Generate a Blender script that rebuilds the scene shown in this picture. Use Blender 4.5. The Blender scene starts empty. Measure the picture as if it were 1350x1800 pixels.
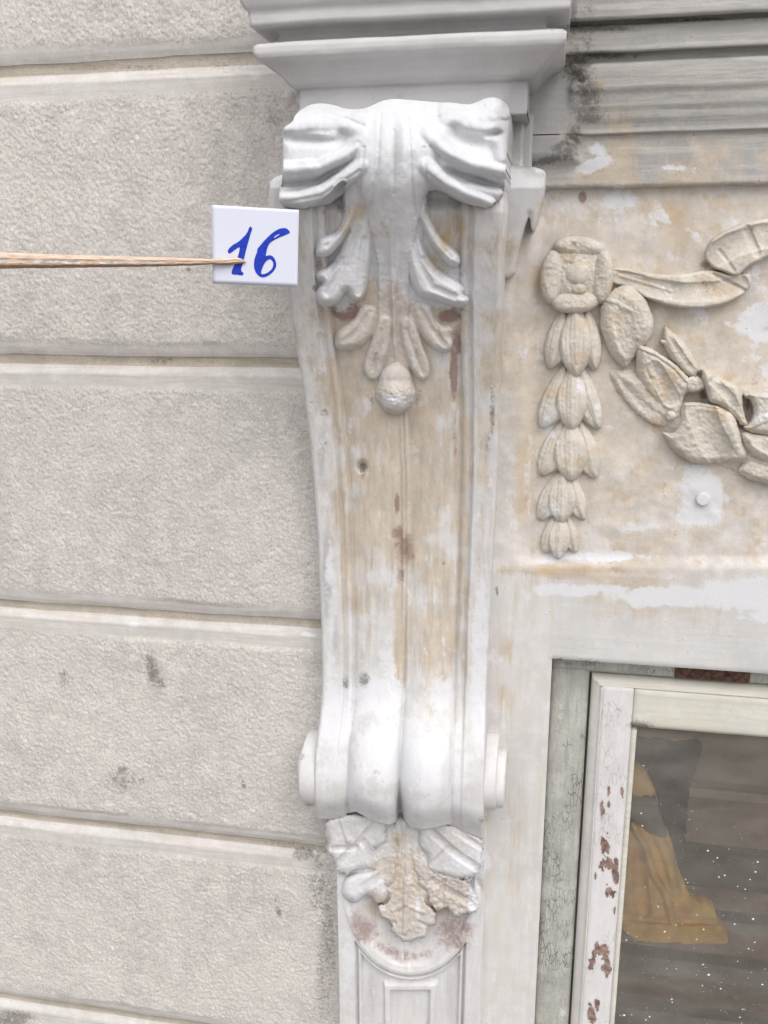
import bpy, math, random
import numpy as np
random.seed(4); rng = np.random.default_rng(7)
S = bpy.context.scene
C = S.collection
R_ = math.radians

# ------------------------------------------------------------------ camera
FPX = 1580.0          # focal length in photo pixels (photo is 1350 x 1800)
CD = 1.10             # camera distance from the wall plane, metres
RM = np.array([[0.983422013366155, 0.18130323777983234, -0.0032061811252531236],
               [0.043769501290718694, -0.2544980795577741, -0.9660822730275961],
               [-0.17596981100069448, 0.9499262410692498, -0.25821456609654186]])
from mathutils import Matrix, Vector
cam = bpy.data.cameras.new('camera'); co = bpy.data.objects.new('camera', cam); C.objects.link(co)
S.camera = co
m = Matrix((RM[0], -RM[1], -RM[2])).transposed()
co.matrix_world = Matrix.Translation((0, -CD, 0)) @ m.to_4x4()
cam.sensor_fit = 'VERTICAL'; cam.sensor_height = 36; cam.lens = 36 * FPX / 1800
cam.clip_start = 0.02; cam.clip_end = 2000

# ------------------------------------------------------------------ world, sun, exposure
SUN_EL, SUN_AZ = R_(50), R_(-35)     # azimuth measured from straight in front of the wall, towards the left
w = bpy.data.worlds.new('World'); S.world = w; w.use_nodes = True
nt = w.node_tree; nt.nodes.clear()
sky = nt.nodes.new('ShaderNodeTexSky'); sky.sky_type = 'NISHITA'; sky.sun_disc = False
sky.sun_elevation = SUN_EL; sky.sun_rotation = math.pi + SUN_AZ
sky.air_density = 1.0; sky.dust_density = 5.0; sky.ozone_density = 1.0
hs = nt.nodes.new('ShaderNodeHueSaturation'); hs.inputs['Saturation'].default_value = 0.30
bg = nt.nodes.new('ShaderNodeBackground'); bg.inputs['Strength'].default_value = 0.15
wo = nt.nodes.new('ShaderNodeOutputWorld')
nt.links.new(sky.outputs[0], hs.inputs['Color']); nt.links.new(hs.outputs[0], bg.inputs[0]); nt.links.new(bg.outputs[0], wo.inputs[0])
sl = bpy.data.lights.new('sun', 'SUN'); sl.energy = 0.9; sl.angle = R_(45); sl.color = (1.0, 0.97, 0.93)
so = bpy.data.objects.new('sun', sl); C.objects.link(so)
sd = Vector((math.sin(SUN_AZ) * math.cos(SUN_EL), -math.cos(SUN_AZ) * math.cos(SUN_EL), math.sin(SUN_EL)))
so.rotation_euler = sd.to_track_quat('Z', 'Y').to_euler()
so.location = (-1, -3, 4)
S.view_settings.view_transform = 'Standard'; S.view_settings.look = 'None'
S.view_settings.gamma = 1; S.view_settings.use_curve_mapping = False
S.view_settings.exposure = 0.32

# ------------------------------------------------------------------ photo measurement helpers (design aid: photo point + real depth -> place on the wall)
def W(px, py, d=0.0):
    px = np.asarray(px, float); py = np.asarray(py, float)
    a = (px - 675) / FPX; b = (py - 900) / FPX
    r0 = RM[0, 0] * a + RM[1, 0] * b + RM[2, 0]
    r1 = RM[0, 1] * a + RM[1, 1] * b + RM[2, 1]
    r2 = RM[0, 2] * a + RM[1, 2] * b + RM[2, 2]
    t = (CD - d) / r1
    return r0 * t, r2 * t
def PJ(X, d, Z):
    X, d, Z = np.broadcast_arrays(np.asarray(X, float), np.asarray(d, float), np.asarray(Z, float))
    v = np.stack([X, CD - d, Z], -1) @ RM.T
    return 675 + FPX * v[..., 0] / v[..., 2], 900 + FPX * v[..., 1] / v[..., 2]

def _h(i, j, s):
    v = np.sin(i * 127.1 + j * 311.7 + s * 74.7) * 43758.5453
    return v - np.floor(v)
def vn(x, y, s=0):
    xi = np.floor(x); yi = np.floor(y); fx = x - xi; fy = y - yi
    fx = fx * fx * (3 - 2 * fx); fy = fy * fy * (3 - 2 * fy)
    return ((_h(xi, yi, s) * (1 - fx) + _h(xi + 1, yi, s) * fx) * (1 - fy)
            + (_h(xi, yi + 1, s) * (1 - fx) + _h(xi + 1, yi + 1, s) * fx) * fy)
def fbm(x, y, s=0, o=3):
    a = 0; t = 0
    for k in range(o):
        a = a + vn(x * 2 ** k, y * 2 ** k, s + k * 3) * .5 ** k; t += .5 ** k
    return a / t
def ss(a, b, x):
    t = np.clip((x - a) / (b - a), 0, 1); return t * t * (3 - 2 * t)
def smax(a, b, k=.003):
    h = np.clip(.5 + .5 * (a - b) / k, 0, 1); return b * (1 - h) + a * h + k * h * (1 - h)
def sdf(PX, PY, poly):            # signed distance in photo px, positive inside
    P = np.array(poly, float); n = len(P)
    dm = np.full(PX.shape, 1e9); ins = np.zeros(PX.shape, bool)
    for i in range(n):
        x0, y0 = P[i]; x1, y1 = P[(i + 1) % n]
        ex, ey = x1 - x0, y1 - y0; L = ex * ex + ey * ey + 1e-9
        t = np.clip(((PX - x0) * ex + (PY - y0) * ey) / L, 0, 1)
        dm = np.minimum(dm, (PX - x0 - t * ex) ** 2 + (PY - y0 - t * ey) ** 2)
        if y0 != y1:
            c = ((y0 > PY) != (y1 > PY)) & (PX < (x1 - x0) * (PY - y0) / (y1 - y0) + x0)
            ins ^= c
    d = np.sqrt(dm); return np.where(ins, d, -d)
def smoothpoly(poly, it=2):
    P = [tuple(p) for p in poly]
    for _ in range(it):
        Q = []
        for i in range(len(P)):
            a = P[i]; b = P[(i + 1) % len(P)]
            Q += [(a[0] * .75 + b[0] * .25, a[1] * .75 + b[1] * .25), (a[0] * .25 + b[0] * .75, a[1] * .25 + b[1] * .75)]
        P = Q
    return P
def stroke(PX, PY, pts):          # rounded tapering ridge; pts = (x, y, radius px, height m)
    out = np.full(PX.shape, -.03)
    for (x0, y0, r0, h0), (x1, y1, r1, h1) in zip(pts[:-1], pts[1:]):
        ex, ey = x1 - x0, y1 - y0; L = ex * ex + ey * ey + 1e-9
        t = np.clip(((PX - x0) * ex + (PY - y0) * ey) / L, 0, 1)
        d = np.hypot(PX - x0 - t * ex, PY - y0 - t * ey)
        r = r0 + (r1 - r0) * t; h = h0 + (h1 - h0) * t
        f = 1 - (d / r) ** 2
        hh = np.where(f > 0, h * np.sqrt(np.maximum(f, 0)), np.maximum(f * .03, -.03))
        out = np.maximum(out, hh)
    return out

# ------------------------------------------------------------------ wear and paint layers, where they lie on the building
# channel: 0 bare plaster, 1 ochre wash, 2 maroon / pink remains, 3 grime plus painted dark of holes and gaps, 4 fresh white filler, 5 grey wash
BL = []
def bl(ch, x, y, rx, ry, s=1., a=0): BL.append((ch, x, y, rx, ry, s, R_(a)))
# bare plaster on the console
for t in [(700,610,150,190,.80),(640,400,70,50,.55),(790,400,50,60,.55),(700,830,120,210,.85),(765,1040,50,210,.66),(705,1080,16,130,.75),(625,980,35,160,.5),
          (850,640,16,130,.55),(846,790,13,80,.60),(860,480,20,60,.4),(530,430,14,60,.4),(590,735,14,90,.45),(812,900,14,260,.7),
          (905,700,14,220,.4),(890,1180,18,130,.45),(905,1500,25,170,.35),(700,1560,60,90,.75),(785,1575,45,35,.85),(700,1490,18,60,.7),(620,1490,40,35,.35),(800,1480,40,20,.45),
          (1160,640,300,390,.95),(930,700,40,330,.85),(1000,1003,110,14,1.),(1330,335,200,8,.4),
          (1210,170,200,22,.25),(1050,150,18,30,.4)]: bl(0, *t)
for t in [(1178,380,42,32,.85),(1195,415,35,38,.75),(1140,365,30,20,.5),(948,560,26,60,.42),(922,860,22,120,.62),(938,740,20,60,.5),(985,1002,85,10,.95),(1100,1000,40,10,.6),
          (737,722,14,12,.75),(742,880,9,120,.42),(640,740,40,26,.45),(690,760,14,60,.45),(1150,945,50,20,.6),(1080,850,18,24,.5),(1120,840,14,20,.45),(1290,575,40,12,.5,-20),(1045,370,12,30,.5),
          (625,378,18,22,.85),(606,400,12,20,.7),(782,425,10,26,.75),(812,400,8,22,.7),(752,375,14,12,.55),(1052,145,14,16,.7),(1250,730,40,40,.25),(860,1500,8,160,.4),(925,640,14,70,.45),(1160,1090,130,14,.25),
          (1245,500,32,22,.42),(700,1130,9,60,.45),(1040,905,40,30,.25),(745,1580,20,30,.2)]: bl(1, *t)
for t in [(606,545,26,20,1.),(798,655,8,50,1.),(790,556,22,12,1.),(803,600,9,30,.8),(698,885,6,22,.75),(700,935,14,16,.6),(711,965,22,36,.68),(705,1010,14,20,.6),(570,372,10,7,.5),(560,465,18,14,.6),
          (635,1628,30,40,.66,-35),(690,1672,44,16,.64,25),(800,1640,48,40,.64,-35),(740,1680,50,14,.5,-8),(842,1560,12,40,.60),(834,1650,7,60,.4),(610,1660,8,50,.3),(700,1480,9,28,.5),(1024,347,8,12,.95),(650,1690,14,8,.3),(1010,427,10,6,.6),(1000,462,14,6,.5),(1090,470,16,6,.3),(1145,530,14,8,.4),
          (800,775,6,60,.5),(1240,465,12,10,.7),(690,450,4,30,.4),(1190,540,10,4,.5),(1295,590,26,12,.35),(1090,1000,26,8,.5)]: bl(2, *t)
for t in [(638,822,8,9,1.),(637,835,9,10,.5),(1045,50,80,8,.85),(1210,34,170,5,.7),(1020,110,22,10,1.,20),(1050,95,36,9,.85),(1040,180,20,34,.62),(1022,205,8,12,.9),(1032,70,16,30,.6),(970,280,60,9,.85,-12),(1000,262,24,13,.8,-20),(1016,120,34,44,.72),(1034,165,28,30,.80,10),(1034,205,34,14,.80),(1080,98,60,7,.7),(985,255,30,10,.8,-30),(1010,235,14,22,.8),(940,287,30,6,.8),(1010,45,16,50,.5),(1036,20,22,20,.5),  # dark of the knot hole painted in; the gap line is darkened too
          (268,1178,13,34,.85,-10),(280,1200,14,16,.75),(112,1192,12,20,.62),(215,1355,10,10,.9),(212,1372,40,24,.62),(250,1372,10,8,.6),(490,1603,6,12,.8,-20),(485,1580,4,10,.6),(420,1365,8,6,.6),(428,1380,5,14,.7,-15),(452,1372,5,16,.5,-10),
          (535,1500,26,14,.72),(560,1520,16,26,.6),(576,1640,17,190,.62),(566,1720,14,110,.6),(562,1560,26,60,.6),(330,1700,14,60,.42),(350,960,60,200,.32),(60,330,60,120,.3),(500,1480,60,9,.45),(282,634,26,10,.6),(278,605,40,26,.36),(300,632,8,6,.7),(140,232,6,6,.4),(380,250,5,6,.7),(331,474,8,5,.8),
          (105,1487,8,4,.6),(136,1068,9,6,.4),(445,180,12,40,.4),(480,205,20,26,.55),(545,760,10,120,.35),(548,640,9,60,.3),(460,40,50,16,.3),(230,120,90,7,.5),(250,860,40,120,.30),(120,700,50,60,.3),(420,1210,40,30,.4),(350,1395,80,16,.4),(420,118,60,8,.4),(450,650,60,5,.4),(380,655,90,5,.4),
          (873,1040,3,10,1.),(20,1790,45,16,.9),(865,730,5,60,.65),(858,780,7,30,.6),(571,725,9,9,.55),(575,780,8,10,.4),(608,1200,8,14,.7),(640,1195,12,14,.75),(780,990,3,3,.8),(1125,1275,24,8,.9),(1080,1260,10,6,.4),
          (1230,657,6,7,.9),(1235,694,7,11,.9),(1314,712,5,13,.8),(553,506,5,7,.9),(770,1190,14,8,.3),(760,480,10,6,.3),(720,1372,30,30,.25),(660,1375,16,50,.36),(750,1400,30,14,.36),  # dark inside the three festoon holes painted in as colour
          (1020,1165,50,8,.55),(1150,1180,180,7,.35),(1012,1310,9,50,.30),(852,1440,10,12,.6),(545,1412,14,8,.6),(857,1312,6,10,.5),(879,1436,10,6,.5),(530,1330,5,14,.5),(700,172,160,6,.35),(600,365,14,20,.6),(752,345,14,14,.55),(640,540,20,10,.4),(598,462,26,7,.5),(560,462,10,10,.5),(640,520,5,14,.5),(810,480,14,8,.5),(765,400,10,24,.35),(650,470,5,50,.35),(715,500,5,40,.35),(575,545,24,8,.5),(660,625,8,16,.5),(735,700,8,20,.5),(655,705,6,16,.5),(800,545,22,6,.5),(985,1160,9,5,.8),(340,1440,70,8,.3)]: bl(3, *t)  # gaps between lobes and the sides of the bud darkened too
for t in [(1232,905,46,22,1.),(1236,870,48,42,1.),(1210,825,50,14,.7,10),(1330,560,42,28,1.,-30),(1345,590,30,14,1.),(1050,978,110,10,.9),(960,985,30,8,.8),(1020,1037,100,13,.95),(1190,1050,120,20,.95),(1320,1045,110,34,1.),(1345,1085,60,14,.8),
          (700,1330,165,90,.80),(700,1420,165,50,.7),(925,340,40,50,.8),(482,330,10,40,.8),(590,1250,30,80,1.),(840,1210,16,150,.95),(845,1060,13,110,.65),(582,1060,14,200,.62),(575,900,11,100,.45),(560,790,12,60,.5),(685,1130,16,150,.55),(625,1190,40,60,.5),(650,1230,100,40,.8),(775,1220,40,40,.7),
          (600,500,50,46,.95),(572,432,22,20,1.),(635,440,22,60,.8),(720,450,26,90,.9),(765,505,62,38,1.),(795,455,18,16,1.),(750,410,14,30,.7),(695,705,30,16,.8),(770,607,22,14,.5),(600,380,16,34,.6),(640,1560,60,40,.75),(620,1500,50,60,.55),(835,1580,14,34,1.),(820,1515,44,34,.85),(612,1700,16,200,.6),(840,1720,14,120,.4),
          (980,1140,30,50,.25),(1085,350,46,26,.7),(1020,375,22,22,.5),(1045,290,42,14,.8,-20),(1050,262,22,14,.75),(1190,295,40,8,.6),(1330,735,40,22,.6),(1275,700,30,20,.35),(1330,290,60,10,.5),(1250,300,80,12,.45),
          (540,1115,16,5,1.,10),(236,1098,16,4,1.),(239,242,6,5,1.,40),(252,255,6,4,1.,30),(262,1603,16,8,.55),(455,132,24,14,.6),(170,545,26,50,.32),(720,690,8,8,.4),(1100,930,40,12,.5),(1080,830,16,40,.3),(900,1100,30,60,.35),(930,1600,20,160,.25),(870,330,30,30,.5)]: bl(4, *t)
for t in [(950,215,70,90,1.3),(960,240,60,60,1.2),(1250,285,300,36,.5),(1000,240,30,40,.8),(1300,130,100,30,.3),(1150,1110,200,36,.3),(1280,1120,120,40,.36),(860,100,100,60,.2),(575,1010,11,100,.75),(565,800,10,60,.6),(590,1130,9,60,.6),(560,700,9,30,.5),
          (1010,1130,60,50,.4),(700,260,14,60,.6),(745,1640,20,20,.2),(655,1750,16,70,.5),(790,1750,14,70,.5),(720,1760,30,40,.35)]: bl(5, *t)
def masks(PX, PY):
    M = np.zeros((6,) + PX.shape)
    for ch, x, y, rx, ry, s, a in BL:
        ca, sa = math.cos(a), math.sin(a); dx = PX - x; dy = PY - y
        u = (dx * ca + dy * sa) / rx; v = (-dx * sa + dy * ca) / ry
        r2 = u * u + v * v
        M[ch] = np.maximum(M[ch], s * np.exp(-r2 * .55 * (1 + .35 * r2)))
    n1 = fbm(PX / 52 + 3, PY / 44, 21, 4); n2 = fbm(PX / 34 + 9, PY / 30, 22, 4); n3 = fbm(PX / 26, PY / 40 + 5, 23, 4); n4 = fbm(PX / 60, PY / 26 + 5, 24, 3)
    fz = ss(880, 950, PX) * ss(320, 345, PY) * (1 - ss(985, 1010, PY))
    M[0] = M[0] + (n1 - .5) * 1.3 * ss(.15, .5, M[0])
    M[1] = np.maximum(M[1] * (.85 + (n3 - .5) * 1.0), fz * .50 * ss(.54, .72, n2))
    M[2] = np.maximum(M[2], fz * .34 * ss(.58, .74, n3))
    M[4] = np.maximum(M[4] * (1 + (n3 - .5) * .9), fz * .55 * ss(.60, .72, 1 - n2))
    cz = ss(540, 600, PX) * (1 - ss(850, 880, PX)) * ss(540, 640, PY) * (1 - ss(1180, 1260, PY)); st_ = fbm(PX / 9, PY / 90, 25, 3)
    M[0] = M[0] + cz * ((st_ - .5) * .8 + .10); M[1] = np.maximum(M[1], cz * .34 * ss(.56, .72, fbm(PX / 12, PY / 120, 26, 3)))
    M[2] = np.maximum(M[2], cz * .22 * ss(.60, .76, fbm(PX / 10, PY / 70, 27, 3)))
    M[4] = np.maximum(M[4], (PY > 250) * (PX > 540) * (PX < 1000) * .5 * ss(.60, .74, fbm(PX / 15, PY / 50, 28, 3)))
    return np.clip(M, 0, 1.4)

# ------------------------------------------------------------------ materials
MAT = {}
def N(nt, t, **k):
    n = nt.nodes.new(t)
    for a, b in k.items():
        if a in n.inputs: n.inputs[a].default_value = b
        else: setattr(n, a, b)
    return n
def plaster(name, base, bump=.25, fine=260., grain=.0, rough=.95, streak=None, mottle=.12, ochre=(.47,.345,.205), bare=(.47,.405,.33), crackle=0., flake=None, flakeamt=0., dots=.0, bumpdist=.0012):
    mt = bpy.data.materials.new(name); mt.use_nodes = True; nt = mt.node_tree; nt.nodes.clear(); L = nt.links.new
    out = N(nt, 'ShaderNodeOutputMaterial'); bs = N(nt, 'ShaderNodeBsdfPrincipled'); L(bs.outputs[0], out.inputs[0])
    bs.inputs['Roughness'].default_value = rough
    bs.inputs['Specular IOR Level'].default_value = .08
    tc = N(nt, 'ShaderNodeNewGeometry')
    def mapped(sx, sy, sz, off=0):
        mp = N(nt, 'ShaderNodeMapping'); L(tc.outputs['Position'], mp.inputs[0]); mp.inputs['Scale'].default_value = (sx, sy, sz); mp.inputs['Location'].default_value = (off, off * .7, off * 1.3); return mp.outputs[0]
    def noise(sc, det=4, vec=None, ro=.6, dist=0.):
        n = N(nt, 'ShaderNodeTexNoise', Scale=sc, Detail=det, Roughness=ro, Distortion=dist); L(vec if vec is not None else tc.outputs['Position'], n.inputs['Vector']); return n.outputs[0]
    def ma(op, a, b, clamp=False):
        n = N(nt, 'ShaderNodeMath', operation=op, use_clamp=clamp)
        for i, v in enumerate((a, b)):
            if isinstance(v, (int, float)): n.inputs[i].default_value = v
            else: L(v, n.inputs[i])
        return n.outputs[0]
    def ramp(v, lo, hi):
        n = N(nt, 'ShaderNodeMapRange', interpolation_type='SMOOTHSTEP'); L(v, n.inputs[0]); n.inputs[1].default_value = lo; n.inputs[2].default_value = hi; return n.outputs[0]
    def mix(f, a, b, mode='MIX'):
        n = N(nt, 'ShaderNodeMix', data_type='RGBA', blend_type=mode)
        if isinstance(f, (int, float)): n.inputs[0].default_value = f
        else: L(f, n.inputs[0])
        for i, v in ((6, a), (7, b)):
            if isinstance(v, tuple): n.inputs[i].default_value = v + (1,) if len(v) == 3 else v
            else: L(v, n.inputs[i])
        return n.outputs[2]
    at1 = N(nt, 'ShaderNodeVertexColor', layer_name='wear'); at2 = N(nt, 'ShaderNodeVertexColor', layer_name='paint')
    s1 = N(nt, 'ShaderNodeSeparateColor'); L(at1.outputs['Color'], s1.inputs[0]); s2 = N(nt, 'ShaderNodeSeparateColor'); L(at2.outputs['Color'], s2.inputs[0])
    n_mid = noise(38, 6, ro=.7); n_fin = noise(170, 4, ro=.65); n_low = noise(7, 3); n_vert = noise(1, 5, mapped(110, 110, 12), ro=.7); n_hor = noise(1, 5, mapped(9, 60, 150), ro=.7)
    nn = ma('ADD', ma('MULTIPLY', n_mid, .62), ma('MULTIPLY', n_fin, .38))
    def peel(m, wdt=.09, amt=1.1, lo=.5, extra=None):
        e = nn if extra is None else extra
        return ramp(ma('ADD', m, ma('MULTIPLY', ma('SUBTRACT', e, .5), amt)), lo - wdt, lo + wdt)
    dk = tuple(c * (1 - mottle * 1.3) for c in base)
    col = mix(ramp(n_low, .3, .7), base, dk)
    col = mix(ramp(n_mid, .38, .68), col, tuple(min(1, c * (1 + mottle * .7)) for c in base))
    if streak is not None:
        e = n_vert if streak[0] == 'v' else n_hor
        col = mix(ma('MULTIPLY', ramp(e, .44, .62), streak[2]), col, streak[1])
    # grey wash, bare plaster, ochre, maroon, filler, grime with painted dark marks
    col = mix(ma('MULTIPLY', peel(s2.outputs[1], .22, .8), .75), col, (.33, .33, .335))
    sv = ma('ADD', ma('MULTIPLY', nn, .5), ma('MULTIPLY', n_vert, .5))
    bare_f = peel(s1.outputs[0], .26, 1.5, .46, sv)
    barec = mix(ramp(n_mid, .35, .7), bare, tuple(c * 1.22 for c in bare))
    barec = mix(ma('MULTIPLY', ramp(n_vert if (streak and streak[0] == 'v') else noise(60, 5, ro=.75), .46, .68), .45), barec, tuple(c * .68 for c in bare))
    col = mix(ma('MULTIPLY', bare_f, .86), col, barec)
    col = mix(ma('MULTIPLY', peel(s1.outputs[1], .30, 1.1, .48), .66), col, ochre)
    col = mix(ma('MULTIPLY', peel(s1.outputs[2], .20, 1.5, .52), .74), col, (.215, .125, .11))
    col = mix(ma('MULTIPLY', peel(s2.outputs[0], .14, 1.5, .54), .9), col, (.63, .635, .66))
    gn = ma('ADD', ma('MULTIPLY', n_mid, .40), ma('MULTIPLY', noise(210, 3, ro=.8), .60))
    col = mix(ma('MULTIPLY', peel(s2.outputs[2], .28, 2.1, .58, gn), .74), col, (.11, .10, .085))
    if flake is not None:
        # flakes of old paint lost from the coat
        f = ramp(noise(1, 6, mapped(26, 26, 9, 3.), ro=.72), flake[1], flake[1] + .03)
        col = mix(f, col, flake[0])
    if crackle:
        v = N(nt, 'ShaderNodeTexVoronoi', feature='DISTANCE_TO_EDGE', Scale=1.); L(mapped(230, 230, 60), v.inputs['Vector'])
        cr = ma('SUBTRACT', 1, ramp(v.outputs['Distance'], 0., .05)); cr = ma('MULTIPLY', cr, ramp(noise(16, 3), .48, .60))
        col = mix(ma('MULTIPLY', cr, crackle), col, (.12, .11, .09))
    # small dark pits
    vp = N(nt, 'ShaderNodeTexVoronoi', Scale=190.); L(tc.outputs['Position'], vp.inputs['Vector'])
    pit = ma('MULTIPLY', ma('SUBTRACT', 1, ramp(vp.outputs['Distance'], .10, .20)), ramp(n_mid, .54, .64))
    col = mix(ma('MULTIPLY', pit, .45 + dots), col, (.16, .13, .10))
    if grain:
        g = noise(430, 3, ro=.7); col = mix(ma('MULTIPLY', ramp(g, .50, .36), grain), col, tuple(c * .52 for c in base))
        g2 = noise(300, 3, mapped(1, 1, 1, 5.), ro=.7); col = mix(ma('MULTIPLY', ramp(g2, .56, .68), grain), col, tuple(min(1, c * 1.35) for c in base))
    L(col, bs.inputs['Base Color'])
    b1 = N(nt, 'ShaderNodeBump', Strength=bump, Distance=bumpdist)
    hh = ma('ADD', ma('MULTIPLY', noise(fine, 5, ro=.65), 1.), ma('MULTIPLY', n_mid, 1.2))
    if streak is not None: hh = ma('ADD', hh, ma('MULTIPLY', n_vert if streak[0] == 'v' else n_hor, .9))
    hh = ma('SUBTRACT', hh, ma('MULTIPLY', pit, .6))
    hh = ma('SUBTRACT', hh, ma('MULTIPLY', bare_f, .8))
    hh = ma('ADD', hh, ma('MULTIPLY', peel(s2.outputs[0], .14, 1.5, .54), .35))
    if crackle: hh = ma('SUBTRACT', hh, ma('MULTIPLY', cr, .8))
    L(hh, b1.inputs['Height']); L(b1.outputs[0], bs.inputs['Normal'])
    MAT[name] = mt; return mt
def plain(name, col, rough=.6, bump=0., sc=200., var=.0, metallic=0., vec=(1, 1, 1)):
    mt = bpy.data.materials.new(name); mt.use_nodes = True; nt = mt.node_tree; bs = nt.nodes['Principled BSDF']; L = nt.links.new
    bs.inputs['Roughness'].default_value = rough; bs.inputs['Base Color'].default_value = col + (1,)
    bs.inputs['Specular IOR Level'].default_value = .3
    g = N(nt, 'ShaderNodeNewGeometry'); mp = N(nt, 'ShaderNodeMapping'); mp.inputs['Scale'].default_value = vec; L(g.outputs['Position'], mp.inputs[0])
    n = N(nt, 'ShaderNodeTexNoise', Scale=sc, Detail=5.); L(mp.outputs[0], n.inputs['Vector'])
    if var:
        r = N(nt, 'ShaderNodeMapRange'); L(n.outputs[0], r.inputs[0]); r.inputs[1].default_value = .35; r.inputs[2].default_value = .65
        mx = N(nt, 'ShaderNodeMix', data_type='RGBA'); L(r.outputs[0], mx.inputs[0]); mx.inputs[6].default_value = tuple(c * (1 - var) for c in col) + (1,); mx.inputs[7].default_value = tuple(min(1, c * (1 + var)) for c in col) + (1,)
        L(mx.outputs[2], bs.inputs['Base Color'])
    if bump:
        b = N(nt, 'ShaderNodeBump', Strength=bump, Distance=.001); L(n.outputs[0], b.inputs['Height']); L(b.outputs[0], bs.inputs['Normal'])
    MAT[name] = mt; return mt

plaster('stucco', (.565, .537, .508), bump=.65, fine=600, grain=.60, mottle=.13, bare=(.47, .43, .38), bumpdist=.0010)
plaster('joint_plaster', (.56, .54, .525), bump=.3, fine=260, grain=.15, mottle=.12, streak=('h', (.43, .38, .29), .35))
plaster('joint_bed', (.42, .38, .33), bump=.4, fine=260, grain=.3, mottle=.15, streak=('h', (.30, .26, .18), .5), dots=.2)
plaster('console_paint', (.60, .592, .595), bump=.32, mottle=.08, streak=('v', (.52, .50, .47), .45))
plaster('leaf_paint', (.60, .607, .63), streak=('v', (.53, .54, .565), .4), bump=.4, mottle=.06, bare=(.52, .465, .41))
plaster('cornice_paint', (.52, .51, .515), bump=.14, mottle=.07, rough=.7, streak=('h', (.57, .565, .575), .4))
plaster('entablature_paint', (.375, .37, .36), bump=.45, mottle=.12, streak=('h', (.52, .50, .46), .6), dots=.1)
plaster('frieze_plaster', (.60, .57, .545), bump=.4, mottle=.14, bare=(.50, .45, .39), dots=.1)
plaster('garland_plaster', (.56, .53, .49), bump=.45, mottle=.12, bare=(.51, .47, .41), dots=.25)
plaster('surround_paint', (.575, .565, .555), bump=.25, mottle=.08, streak=('v', (.54, .50, .43), .45))
plaster('lintel_paint', (.565, .56, .56), bump=.25, mottle=.08, streak=('h', (.52, .50, .47), .45))
plaster('green_wood', (.45, .455, .42), bump=1., mottle=.16, streak=('v', (.34, .34, .305), .75), crackle=.5)
plaster('sash_paint', (.63, .62, .625), bump=.35, mottle=.05, streak=('v', (.56, .54, .52), .5), flake=((.23, .13, .105), .655), crackle=.45)
plaster('sash_rail_paint', (.60, .585, .53), bump=.3, mottle=.06, streak=('h', (.52, .49, .42), .6))
plaster('white_volute', (.62, .61, .605), bump=.2, mottle=.08)
plaster('spray_plaster', (.53, .50, .475), bump=.5, mottle=.14, bare=(.455, .41, .37), dots=.25)
plain('paper', (.64, .66, .77), .75, .05, 900, .01)
plain('ink', (.012, .04, .42), .45, .0, 300, .25)
plain('wood_raw', (.64, .48, .37), .75, .8, 60, .22, vec=(1, 9, 9))
plain('wood_flaked', (.58, .54, .51), .8, 1., 120, .35, vec=(1, 4, 4))
plain('wood_dark', (.30, .20, .13), .8, .8, 90, .3, vec=(1, 9, 9))
plain('rust', (.10, .055, .038), .85, 1., 150, .55)
plain('plug_white', (.60, .60, .60), .6)
plain('pavement', (.27, .26, .25), .9, .4, 20, .15)
plain('masonry', (.40, .37, .34), .9, .4, 60, .1)
plain('room_plaster', (.36, .30, .25), .9, .3, 12, .2)
plain('band_dark', (.10, .10, .075), .8, .3, 20, .25)  # this and the next: tones of the bands seen in the glass
plain('band_grey', (.24, .24, .22), .8, .3, 20, .2)
plain('yellow_reflection', (.95, .57, .20), .8, .4, 30, .2)  # this and the next two hold the tones of the reflected shapes
plain('navy_reflection', (.03, .03, .05), .9, .4, 30, .3)
plain('bright_reflection', (.88, .60, .30), .8, .3, 30, .1)
plain('speck', (.80, .82, .80), .5)
plain('glass_edge', (.5, .5, .47), .6)
# window glass: clear, thinly reflecting, filmed with dust
mt = bpy.data.materials.new('dusty_glass'); mt.use_nodes = True; nt = mt.node_tree; nt.nodes.clear(); L = nt.links.new
o_ = N(nt, 'ShaderNodeOutputMaterial'); tr = N(nt, 'ShaderNodeBsdfTransparent'); tr.inputs[0].default_value = (.91, .89, .86, 1)
gl = N(nt, 'ShaderNodeBsdfGlossy', Roughness=.03); df = N(nt, 'ShaderNodeBsdfDiffuse'); df.inputs[0].default_value = (.50, .465, .41, 1)
fr = N(nt, 'ShaderNodeFresnel', IOR=1.5); a_ = N(nt, 'ShaderNodeMixShader'); b_ = N(nt, 'ShaderNodeMixShader')
g = N(nt, 'ShaderNodeNewGeometry'); nz = N(nt, 'ShaderNodeTexNoise', Scale=1., Detail=8., Roughness=.65); mpg = N(nt, 'ShaderNodeMapping'); mpg.inputs['Scale'].default_value = (9, 9, 26); mpg.inputs['Rotation'].default_value = (0, .3, 0); L(g.outputs['Position'], mpg.inputs[0]); L(mpg.outputs[0], nz.inputs['Vector'])
rr = N(nt, 'ShaderNodeMapRange'); L(nz.outputs[0], rr.inputs[0]); rr.inputs[1].default_value = .3; rr.inputs[2].default_value = .7; rr.inputs[3].default_value = .10; rr.inputs[4].default_value = .27
L(rr.outputs[0], a_.inputs[0]); L(tr.outputs[0], a_.inputs[1]); L(df.outputs[0], a_.inputs[2]); L(fr.outputs[0], b_.inputs[0]); L(a_.outputs[0], b_.inputs[1]); L(gl.outputs[0], b_.inputs[2]); L(b_.outputs[0], o_.inputs[0])
MAT['dusty_glass'] = mt

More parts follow.
